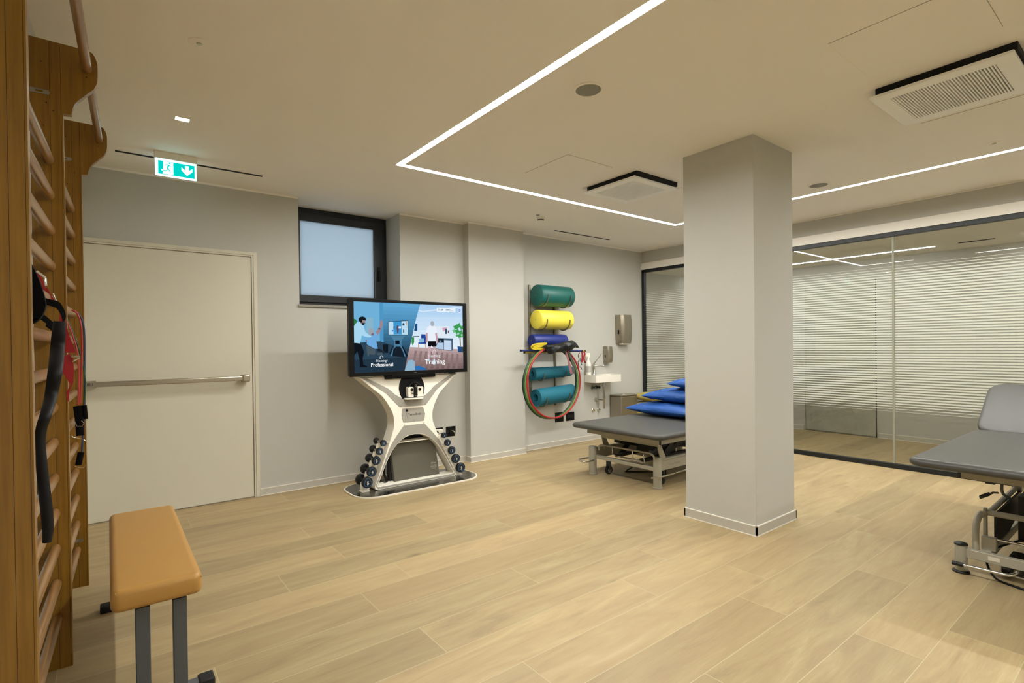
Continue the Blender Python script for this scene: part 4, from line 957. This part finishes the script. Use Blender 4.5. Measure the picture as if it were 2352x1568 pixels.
mb = MB(); ribbon(mb, catmull([on(*p, 'y', 4.965) for p in [(1307, 808), (1313, 826), (1317, 842), (1318, 858)]], 6), (1, 0, 0), .035, .003)
mb.build('band_strip', P('grey_latex', '#5d5a55', .45), t)
t = thing('red_handle_straps', 'red straps with black carabiners hanging from the stick end', 'strap', on(1338, 830, 'y', 5.05))
mb = MB(); g2 = lambda l, y=5.05: [on(1190 + a / 7.125, 640 + b_ / 7.125, 'y', y) for a, b_ in l]
ribbon(mb, catmull(g2([(1045, 1185), (1050, 1240), (1050, 1300), (1040, 1370)]), 5), (1, 0, 0), .026, .004)
ribbon(mb, catmull(g2([(1075, 1190), (1090, 1230), (1075, 1290), (1085, 1340), (1105, 1375)], 5.04), 5), (1, 0, 0), .03, .004)
mb.build('red_webbing', M_red, t)
mb = MB()
for l in ([(1005, 1210), (985, 1260), (1000, 1320), (980, 1360), (990, 1420), (975, 1470)], [(1020, 1300), (1030, 1380), (1045, 1410)], [(1000, 1440), (1030, 1450), (1040, 1485)], [(990, 1350), (1020, 1340)], [(1085, 1370), (1110, 1365)]):
    mb.tube(catmull(g2(l, 5.035), 4), .005, 6)
mb.build('carabiner_cord', M_black, t)

# =================================================================== WASHBASIN CORNER
M_cer = P('white_ceramic', '#efeadd', .15, coat=.5)
wb = thing('washbasin', 'small white wall-hung washbasin in the back right corner', 'washbasin', (5.68, YB, .83))
bx0, bx1, by0, by1, bz0, bz1 = 5.40, 5.93, 5.085, YB, .840, .945
outer_ = rrect(bx0, bx1, by0, by1, .012); inner_ = rrect(bx0 + .17, bx1 - .02, by0 + .02, by1 - .03, .02)
mb = MB().prism(outer_, xy, bz1, bz0, [inner_]); mb.box(bx0 + .16, bx1 - .01, by0 + .01, by1 - .02, bz0, bz0 + .02)
mb.build('basin', M_cer, wb, bevel=.004)
fc = thing('tap', 'chrome mixer tap with long lever on the washbasin', 'tap', (5.53, 5.25, bz1))
MB().lathe((5.53, 5.25, bz1), (0, 0, 1), [(0, .022), (.008, .021), (.012, .019), (.13, .019), (.155, .017), (.16, 0)], 20).build('tap_body', M_chrome, fc)
MB().tube([(5.53, 5.25, 1.07), (5.60, 5.19, 1.075), (5.645, 5.155, 1.07)], .013, 12).build('spout', M_chrome, fc)
MB().tube([(5.53, 5.25, 1.105), (5.575, 5.235, 1.155), (5.62, 5.22, 1.205), (5.655, 5.205, 1.265)], [.009, .0065, .006, .008], 10).build('lever', M_chrome, fc)
tr_ = thing('basin_trap', 'chrome waste pipe and valves under the washbasin', 'plumbing', (5.65, 5.2, .4))
MB().cyl((5.68, 5.20, .84), (5.68, 5.20, .45), .0165, seg=16).cyl((5.68, 5.20, .60), (5.68, 5.20, .63), .022, seg=16).build('waste_pipe', M_chrome, tr_)
MB().tube([(5.68, 5.20, .575), (5.65, 5.26, .575), (5.63, YB, .575)], .013, 12).lathe((5.63, YB, .575), (0, -1, 0), [(0, .035), (.006, .034), (.012, .018)], 24).build('wall_pipe', M_chrome, tr_)
for x in (5.56, 5.645):
    MB().lathe((x, YB, .757), (0, -1, 0), [(0, .028), (.006, .027), (.012, .014), (.04, .014), (.055, .02), (.07, .018), (.072, 0)], 20).build('valve', P('dark_chrome', '#6e7d7b', .15, metal=1), tr_)
for x in (5.572, 5.685):
    MB().lathe((x, YB, .424), (0, -1, 0), [(0, .03), (.005, .03), (.012, .022), (.03, .015), (.034, 0)], 20).build('valve', M_chrome, tr_)
for x in (5.56, 5.645):
    MB().tube(catmull([(x, YB - .05, .77), (x + .01, YB - .07, .82), (5.62, 5.22, .84)], 5), .006, 8).build('supply_hose', M_steel, tr_)
sb = thing('spray_bottle', 'white plastic trigger spray bottle standing on the washbasin', 'spray bottle', (5.437, 5.272, bz1))
cxs, cys = 5.437, 5.272
MB().lathe((cxs, cys, bz1), (0, 0, 1), [(0, .036), (.003, .039), (.15, .039), (.18, .034), (.205, .02), (.225, .014), (.24, .014)], 24).build('bottle', P('white_plastic', '#e9e6dc', .35), sb)
MB().prism([(cxs - .045, bz1 + .265), (cxs - .045, bz1 + .30), (cxs - .01, bz1 + .315), (cxs + .035, bz1 + .312), (cxs + .03, bz1 + .285), (cxs + .017, bz1 + .235), (cxs - .017, bz1 + .235), (cxs - .015, bz1 + .262)], xz, cys - .011, cys + .011).tube([(cxs - .03, cys, bz1 + .265), (cxs - .037, cys, bz1 + .24), (cxs - .045, cys, bz1 + .215)], .005, 8).build('trigger_head', M_white, sb, bevel=.003)
MB().lathe((cxs, cys, bz1 + .04), (0, 0, 1), [(0, .0395), (.09, .0395)], 24).build('bottle_label', P('pale_label', '#dcd6cc', .5), sb)
# dispensers
M_disp = P('brushed_nickel', '#9c9484', .34, metal=.85)
def dispenser(name, label, cat, cx, z0, z1, w_, dp, paper=False):
    d = thing(name, label, cat, (cx, YB, z0))
    mb = MB(); n = 14; vs = []; rows = 10
    for j in range(rows + 1):
        f = j / rows; z = z0 + (z1 - z0) * f; sc_ = 1 - .10 * abs(f - .55) ** 2 * 4 * .6
        for i in range(n + 1):
            a = i / n; xx = (a - .5) * w_ * sc_; yy = YB - dp * (1 - abs(2 * a - 1) ** 7) * (1 - .12 * (2 * f - 1) ** 2) - .0015
            vs.append((cx + xx, yy, z))
    for z in (z0, z1):
        for i in range(n + 1): vs.append((cx + (i / n - .5) * w_ * .94, YB, z))
    fs = [(j*(n+1) + i, j*(n+1) + i + 1, (j+1)*(n+1) + i + 1, (j+1)*(n+1) + i) for j in range(rows) for i in range(n)]
    b0 = (rows + 1) * (n + 1)
    fs += [(i, b0 + i, b0 + i + 1, i + 1) for i in range(n)] + [(rows*(n+1) + i, rows*(n+1) + i + 1, b0 + n + 1 + i + 1, b0 + n + 1 + i) for i in range(n)]
    mb.add(vs, fs); hs_ = mb.build('dispenser_housing', M_disp, d)
    MB().box(cx - w_ * .5 - .001, cx - w_ * .49, YB - dp * .55, YB - dp * .38, z0 + (z1-z0) * .32, z0 + (z1-z0) * .47).build('level_slot', M_black, hs_)
    if paper: MB().box(cx - w_ * .36, cx + w_ * .30, YB - dp * .75, YB - dp * .35, z0 - .018, z0 + .01).build('paper_towel', M_white, d)
dispenser('paper_towel_dispenser', 'large brushed metal paper towel dispenser on back wall by the partition', 'dispenser', 6.21, 1.392, 1.822, .285, .135, True)
dispenser('soap_dispenser', 'small brushed metal soap dispenser above the washbasin', 'dispenser', 5.86, 1.11, 1.352, .135, .10)
# bin
bi = thing('waste_bin', 'brushed metal waste bin standing right of the washbasin', 'waste bin', (6.10, 5.2, 0))
MB().box(5.925, 6.295, 5.09, 5.305, 0, .61).build('bin_body', M_disp, bi, bevel=.012, seg=3)
MB().box(5.922, 6.298, 5.087, 5.308, .612, .63).build('bin_lid', M_disp, bi, bevel=.008, seg=3)
MB().lathe((6.11, 5.2, .63), (0, 0, 1), [(0, .03), (.006, .028), (.016, .012), (.018, 0)], 20).build('lid_knob', M_chrome, bi)

# =================================================================== PILLOWS AND CUSHIONS
def pillow(name, label, cat, c, size, th, rz, mat, seed, group, wr=.010):
    mb = MB(); n = 64; vs = []
    R_ = rotz(rz)
    for s_ in (1, -1):
        for i in range(n + 1):
            for j in range(n + 1):
                u, v = 2 * i / n - 1, 2 * j / n - 1
                pin = 1 - .07 * (1 - abs(u) ** 2) * (abs(v) ** 3) ; pin2 = 1 - .07 * (1 - abs(v) ** 2) * (abs(u) ** 3)
                x = u * size[0] / 2 * pin2; y = v * size[1] / 2 * pin
                h_ = ((1 - abs(u) ** 2.4) * (1 - abs(v) ** 2.4)) ** .5
                edge = (1 - h_) * 4 if h_ < .25 else 1
                w_ = wr * h_ * (noise.noise(Vector((u * 3 + seed, v * 3, s_))) * 1.2 + .9 * noise.noise(Vector((u * 9 + seed, v * 4 + u * 3, s_ + 5))) + .8 * math.sin((v * 26 + u * 6 + 6 * noise.noise(Vector((u * 3, v * 3, seed))))) * (1 - h_) + .45 * noise.noise(Vector((u * 18 + seed, v * 9 - u * 6, 3))))
                z = s_ * th / 2 * h_ * (1 if s_ > 0 else .8) + w_
                vs.append(Vector(c) + R_.to_3x3() @ Vector((x, y, z)))
    M_ = (n + 1) ** 2; fs = []
    for s_ in (0, 1):
        for i in range(n):
            for j in range(n):
                a = s_ * M_ + i * (n + 1) + j; fs.append((a, a + 1, a + n + 2, a + n + 1))
    mb.add(vs, fs); o = mb.build(name, mat); relocate(o, (c[0], c[1], c[2] - th * .4)); tag(o, label, cat, group); return o
M_blue = P('blue_pillow_cloth', '#1658ae', .6, bump=.3, bscale=120)
pillow('pillow', 'bright blue pillow at the bottom of the stack on the far bed', 'pillow', (5.06, 3.60, .630), (.56, .92), .165, .0, M_blue, 1, 'blue pillows stacked on the far bed')
pillow('pillow', 'bright blue pillow in the middle of the stack on the far bed', 'pillow', (5.15, 3.47, .782), (.54, .86), .165, .06, M_blue, 6, 'blue pillows stacked on the far bed', .014)
pillow('pillow', 'bright blue pillow on top of the stack, partly hidden by the column', 'pillow', (5.18, 3.22, .928), (.50, .74), .15, -.05, M_blue, 12, 'blue pillows stacked on the far bed', .012)
M_yel = P('mustard_cushion_cloth', '#cdbb66', .7, bump=.2, bscale=100)
for i in range(5):
    pillow('cushion', ['mustard yellow cushion, lowest in the floor pile between bin and glass', 'mustard yellow cushion, second lowest in the pile beside the bin', 'mustard yellow cushion, middle of the pile beside the bin', 'mustard yellow cushion, second from top beside the metal bin', 'mustard yellow cushion, topmost of the pile beside the metal bin'][i], 'cushion', (6.50, 4.98, .062 + .129 * i), (.36, .55), .142, 0, M_yel, 20 + i, 'mustard cushions piled beside the bin', .006)

# =================================================================== TREATMENT TABLES
M_pad = P('grey_leatherette', '#53524e', .42, bump=.25, bscale=260, spec=.45)
M_grim = P('dark_mechanism', '#2d2a22', .55)
M_cap = P('black_cap', '#0a0a0a', .5)
# --- far bed
x0, y0, y1, zt = 3.87, 2.885, 4.03, .556
b1 = thing('treatment_bed', 'grey treatment bed with blue pillows, half hidden behind the column', 'treatment bed', (4.9, 3.46, 0), 'height adjustable treatment beds')
soft_pad(x0, x0 + 2.0, y0, y1, zt - .054, zt, .07, .034).build('pad', M_pad, b1, ang=60)
rx, ry0, ry1, rz0, rz1 = 3.97, 2.955, 3.87, .452, .503
mb = MB(); rt = .028
mb.box(rx, rx + rt, ry0 + .012, ry1 - .012, rz0, rz1); mb.box(rx + .012, rx + 1.8, ry0, ry0 + rt, rz0, rz1); mb.box(rx + .012, rx + 1.8, ry1 - rt, ry1, rz0, rz1); mb.box(rx + 1.77, rx + 1.8, ry0, ry1, rz0, rz1)
mb.box(rx + .7, rx + .74, ry0, ry1, rz0, rz1)
mb.build('pad_frame', M_cream, b1, bevel=.002)
for y in (ry0, ry1 - .012): MB().box(rx - .001, rx + .013, y, y + .012, rz0 - .001, rz1 + .001).build('corner_cap', M_cap, b1)
posts_ = [(4.125, 3.107), (4.075, 3.90), (5.62, 3.107), (5.62, 3.90)]
for (px, py) in posts_:
    leg = MB().lathe((px, py, 0), (0, 0, 1), [(0, .046), (.006, .048), (.014, .046), (.018, .041), (.285, .041), (.297, .037), (.30, .0)], 28).build('leg', M_cream, b1)
sk = MB().box(4.15, 5.6, 3.085, 3.128, .165, .278).box(4.15, 5.6, 3.079, 3.086, .255, .262).build('side_skirt', M_cream, b1, bevel=.003)
mb = MB(); text_mb(mb, 'Tecno Medica', .20, 4.36, .20, 3.0842, bold=.0); mb.build('maker_text', P('faint_grey_print', '#969280', .7), sk, smooth=False)
MB().box(4.10, 5.6, 3.88, 3.92, .165, .278).build('side_skirt', M_cream, b1, bevel=.003)
for xa in (4.085, 4.55, 5.5): MB().box(xa, xa + .042, 3.12, 3.88, .168, .205).build('cross_beam', M_cream, b1, bevel=.003)
MB().cyl((4.13, 3.09, .415), (4.13, 3.80, .415), .0215, seg=20).build('torsion_tube', M_cream, b1)
for y in (3.092, 3.80): MB().prism([(4.105, .428), (4.155, .428), (4.245, .27), (4.155, .27)], xz, y, y + .010).build('lift_arm', M_cream, b1, bevel=.001)
MB().cyl((4.13, 3.092, .415), (4.13, 3.086, .415), .012, seg=12).build('pivot_bolt', M_chrome, b1)
mb = MB()
mb.prism([(4.25, .21), (4.35, .21), (4.60, .43), (4.52, .43)], xz, 3.20, 3.215); mb.prism([(4.25, .21), (4.35, .21), (4.60, .43), (4.52, .43)], xz, 3.70, 3.715)
mb.beam((4.30, 3.26, .22), (4.95, 3.30, .42), .05, .05); mb.beam((4.20, 3.66, .40), (5.0, 3.60, .22), .09, .10); mb.beam((4.25, 3.40, .40), (5.1, 3.42, .25), .05, .05)
mb.box(4.15, 5.5, 3.30, 3.34, .21, .24); mb.box(4.15, 5.5, 3.62, 3.66, .21, .24); mb.box(4.45, 4.75, 3.34, 3.62, .235, .34)
mb.build('lift_mechanism', M_grim, b1, bevel=.002)
MB().cyl((4.25, 3.28, .30), (4.62, 3.30, .37), .022, seg=14).cyl((4.62, 3.30, .37), (4.95, 3.33, .41), .013, seg=14).build('actuator', M_gsteel, b1)
MB().tube(catmull([(4.07, 3.80, .27), (4.05, 3.77, .325), (4.05, 3.60, .335), (4.05, 3.25, .338), (4.05, 3.14, .338), (4.06, 3.105, .318), (4.07, 3.10, .285)], 6), .0085, 10).build('control_rod', M_cream, b1)
mb = MB()
for y in (3.62, 3.36): mb.tube([(4.05, y, .332), (4.06, y - .01, .325), (4.06, y - .012, .26), (4.07, y - .04, .245), (4.075, y - .10, .243)], .0045, 8)
mb.cyl((4.075, 3.52, .243), (4.075, 3.22, .232), .010, seg=10); mb.cyl((4.075, 3.22, .232), (4.06, 3.22, .318), .004, seg=8)
mb.build('rod_linkage', M_chrome, b1)
cw = MB().cyl((4.20, 3.80, .045), (4.20, 3.775, .045), .045, seg=24, m=0).cyl((4.20, 3.772, .045), (4.20, 3.769, .045), .03, seg=20, m=1).box(4.185, 4.215, 3.765, 3.81, .05, .14, 2)
cw.build('caster', [M_rubber, P('grey_wheel', '#8d8a80', .5), M_gsteel], b1)
MB().cyl((4.30, 3.20, .03), (4.30, 3.17, .03), .03, seg=20).box(4.285, 4.315, 3.165, 3.20, .04, .15).build('caster', M_rubber, b1)
MB().tube(catmull([(3.965, 3.05, .136), (4.05, 3.045, .130), (4.14, 3.042, .126), (4.24, 3.045, .126), (4.36, 3.055, .126), (4.9, 3.06, .126), (5.5, 3.06, .126)], 6), .0085, 10).build('foot_lever', M_chrome, b1)
MB().tube(catmull([(4.05, 3.86, .158), (3.97, 3.86, .150), (3.93, 3.90, .150), (3.94, 3.97, .156), (4.0, 3.98, .16), (4.10, 3.97, .16)], 6), .0085, 10).build('foot_lever', M_chrome, b1)
MB().tube(catmull([(4.30, 3.55, .10), (4.28, 3.62, .05), (4.40, 3.70, .008), (4.60, 3.5, .008), (4.5, 3.3, .01), (4.45, 3.25, .12)], 8), .005, 8).build('cable', M_black, b1)

# --- near bed at the right edge
b2 = thing('treatment_bed', 'grey treatment bed with raised backrest at the right edge', 'treatment bed', (4.6, .45, 0), 'height adjustable treatment beds')
zt = .706; bx, by1_, by0_ = 3.62, 1.005, -.08
soft_pad(bx, 5.16, by0_, by1_, zt - .052, zt, .07, .036).build('pad', M_pad, b2, ang=60)
hx, hz = 5.14, zt - .015; bl, ba = .60, math.radians(35)
dirv = Vector((math.cos(ba), 0, math.sin(ba))); nrm = Vector((-math.sin(ba), 0, math.cos(ba)))
def br(a, b_, d): return Vector((hx, 0, hz)) + dirv * a + Vector((0, b_, 0)) + nrm * d
soft_pad(0, bl, by0_ + .005, by1_ - .005, -.052, 0, .11, .03, br).build('backrest_pad', M_pad, b2, ang=60)
mb = MB(); rx = 3.815; rz0, rz1 = .592, .656
ry0, ry1 = .03, .815
mb.box(rx, rx + .03, ry0 + .015, ry1 - .015, rz0, rz1); mb.box(rx + .015, 5.13, ry0, ry0 + .03, rz0, rz1); mb.box(rx + .015, 5.13, ry1 - .03, ry1, rz0, rz1); mb.box(4.6, 4.64, ry0, ry1, rz0, rz1)
mb.build('pad_frame', P('beige_enamel', '#b5ac92', .45), b2, bevel=.002)
for y in (ry0, ry1 - .016): MB().box(rx - .001, rx + .016, y, y + .016, rz0 - .002, rz1 + .002).build('corner_cap', M_cap, b2)
MB().box(3.83, 3.87, .66, .70, .578, .592).build('rubber_stop', M_cap, b2)
mb = MB()
for a in (.04, bl - .1): mb.beam(br(a, by0_ + .1, -.07), br(a, by1_ - .1, -.07), .03, .03, up=(0, 0, 1))
for y in (.15, .85): mb.beam(br(.0, y, -.07), br(bl - .1, y, -.07), .03, .03)
mb.build('backrest_frame', M_cream, b2)
for (px, py) in ((3.99, .838), (3.99, .08), (5.35, .838), (5.35, .08)):
    lg = MB().lathe((px, py, .006), (0, 0, 1), [(0, .030), (.16, .030)], 28).build('leg', M_cream, b2)
    MB().lathe((px, py, .160), (0, 0, 1), [(0, .030), (.002, .033), (.010, .032), (.014, .026), (.016, 0)], 28).build('leg_cap', M_cap, lg)
    MB().lathe((px, py, 0), (0, 0, 1), [(0, .041), (.008, .041), (.013, .036), (.014, .030)], 28).build('leg_foot', M_cap, lg)
bm_ = MB().box(3.975, 4.015, .10, .815, .094, .147).build('cross_beam', M_cream, b2, bevel=.003)
MB().box(3.973, 3.975, .665, .715, .112, .134).build('sticker', P('white_sticker', '#cfc9ba', .6), bm_)
MB().box(5.33, 5.37, .10, .815, .094, .147).build('cross_beam', M_cream, b2, bevel=.003)
MB().box(4.02, 5.35, .71, .75, .10, .15).box(4.02, 5.35, .17, .21, .10, .15).build('side_beam', M_cream, b2, bevel=.003)
MB().box(4.03, 4.07, .69, .755, .148, .225).build('pivot_block', M_cream, b2, bevel=.003)
MB().tube(catmull([(4.02, .775, .147), (4.02, .778, .20), (4.04, .78, .27), (4.08, .778, .315), (4.13, .77, .335)], 6), .017, 14).build('curved_tube', M_cream, b2)
MB().cyl((4.17, .765, .335), (4.17, .12, .335), .017, seg=18).build('torsion_tube', M_cream, b2)
MB().prism([(4.15, .36), (4.19, .36), (4.20, .15), (4.15, .15)], xz, .755, .768).build('side_plate', M_cream, b2)
for y in (.745, .20): MB().tube([(4.17, y, .335), (4.97, y, .348)], .016, 14).build('lift_arm', M_cream, b2)
mb = MB().prism([(4.2, .33), (4.95, .335), (4.95, .22), (4.3, .10), (4.2, .10)], xz, .715, .728).box(4.45, 4.9, .30, .66, .12, .40).beam((4.3, .45, .28), (4.95, .45, .36), .07, .07).box(4.12, 4.3, .50, .66, .045, .10).cyl((4.14, .68, .045), (4.14, .64, .045), .045, seg=20)
mb.build('lift_mechanism', M_grim, b2, bevel=.002)
for y in (.735, .20): MB().beam((4.95, y, .33), (4.95, y, .61), .05, .07).build('lift_bracket', M_cream, b2)
MB().cyl((3.935, .845, .060), (3.935, .645, .064), .009, seg=14).tube(catmull([(3.935, .645, .064), (3.937, .62, .066), (3.96, .60, .075), (4.0, .595, .09)], 4), .009, 12).build('foot_lever', M_chrome, b2)
MB().cyl((3.935, .868, .060), (3.935, .815, .060), .0125, seg=14).build('lever_grip', M_cap, b2)
MB().cyl((4.05, .70, .218), (4.05, .12, .218), .0075, seg=12).build('control_rod', M_chrome, b2)
MB().cyl((4.05, .61, .030), (4.05, .10, .030), .0085, seg=12).build('control_rod', M_chrome, b2)
MB().tube([(4.14, .70, .47), (4.10, .715, .475), (4.06, .725, .47)], .006, 8).build('release_lever', M_chrome, b2)
MB().tube([(4.06, .725, .472), (4.03, .735, .468), (3.99, .75, .462)], .012, 10, ry=.007, up=(0, 0, 1)).build('lever_grip', M_cap, b2)
MB().tube(catmull([(4.30, .69, .56), (4.25, .70, .50), (4.28, .70, .44), (4.36, .68, .40)], 6), .008, 8).build('hose', M_gsteel, b2)
MB().tube(catmull([(4.6, .5, .2), (4.3, .66, .15), (4.12, .745, .10), (4.02, .70, .012), (3.95, .60, .008), (3.93, .45, .008), (4.0, .3, .008)], 10), .006, 8).build('cable', M_black, b2)
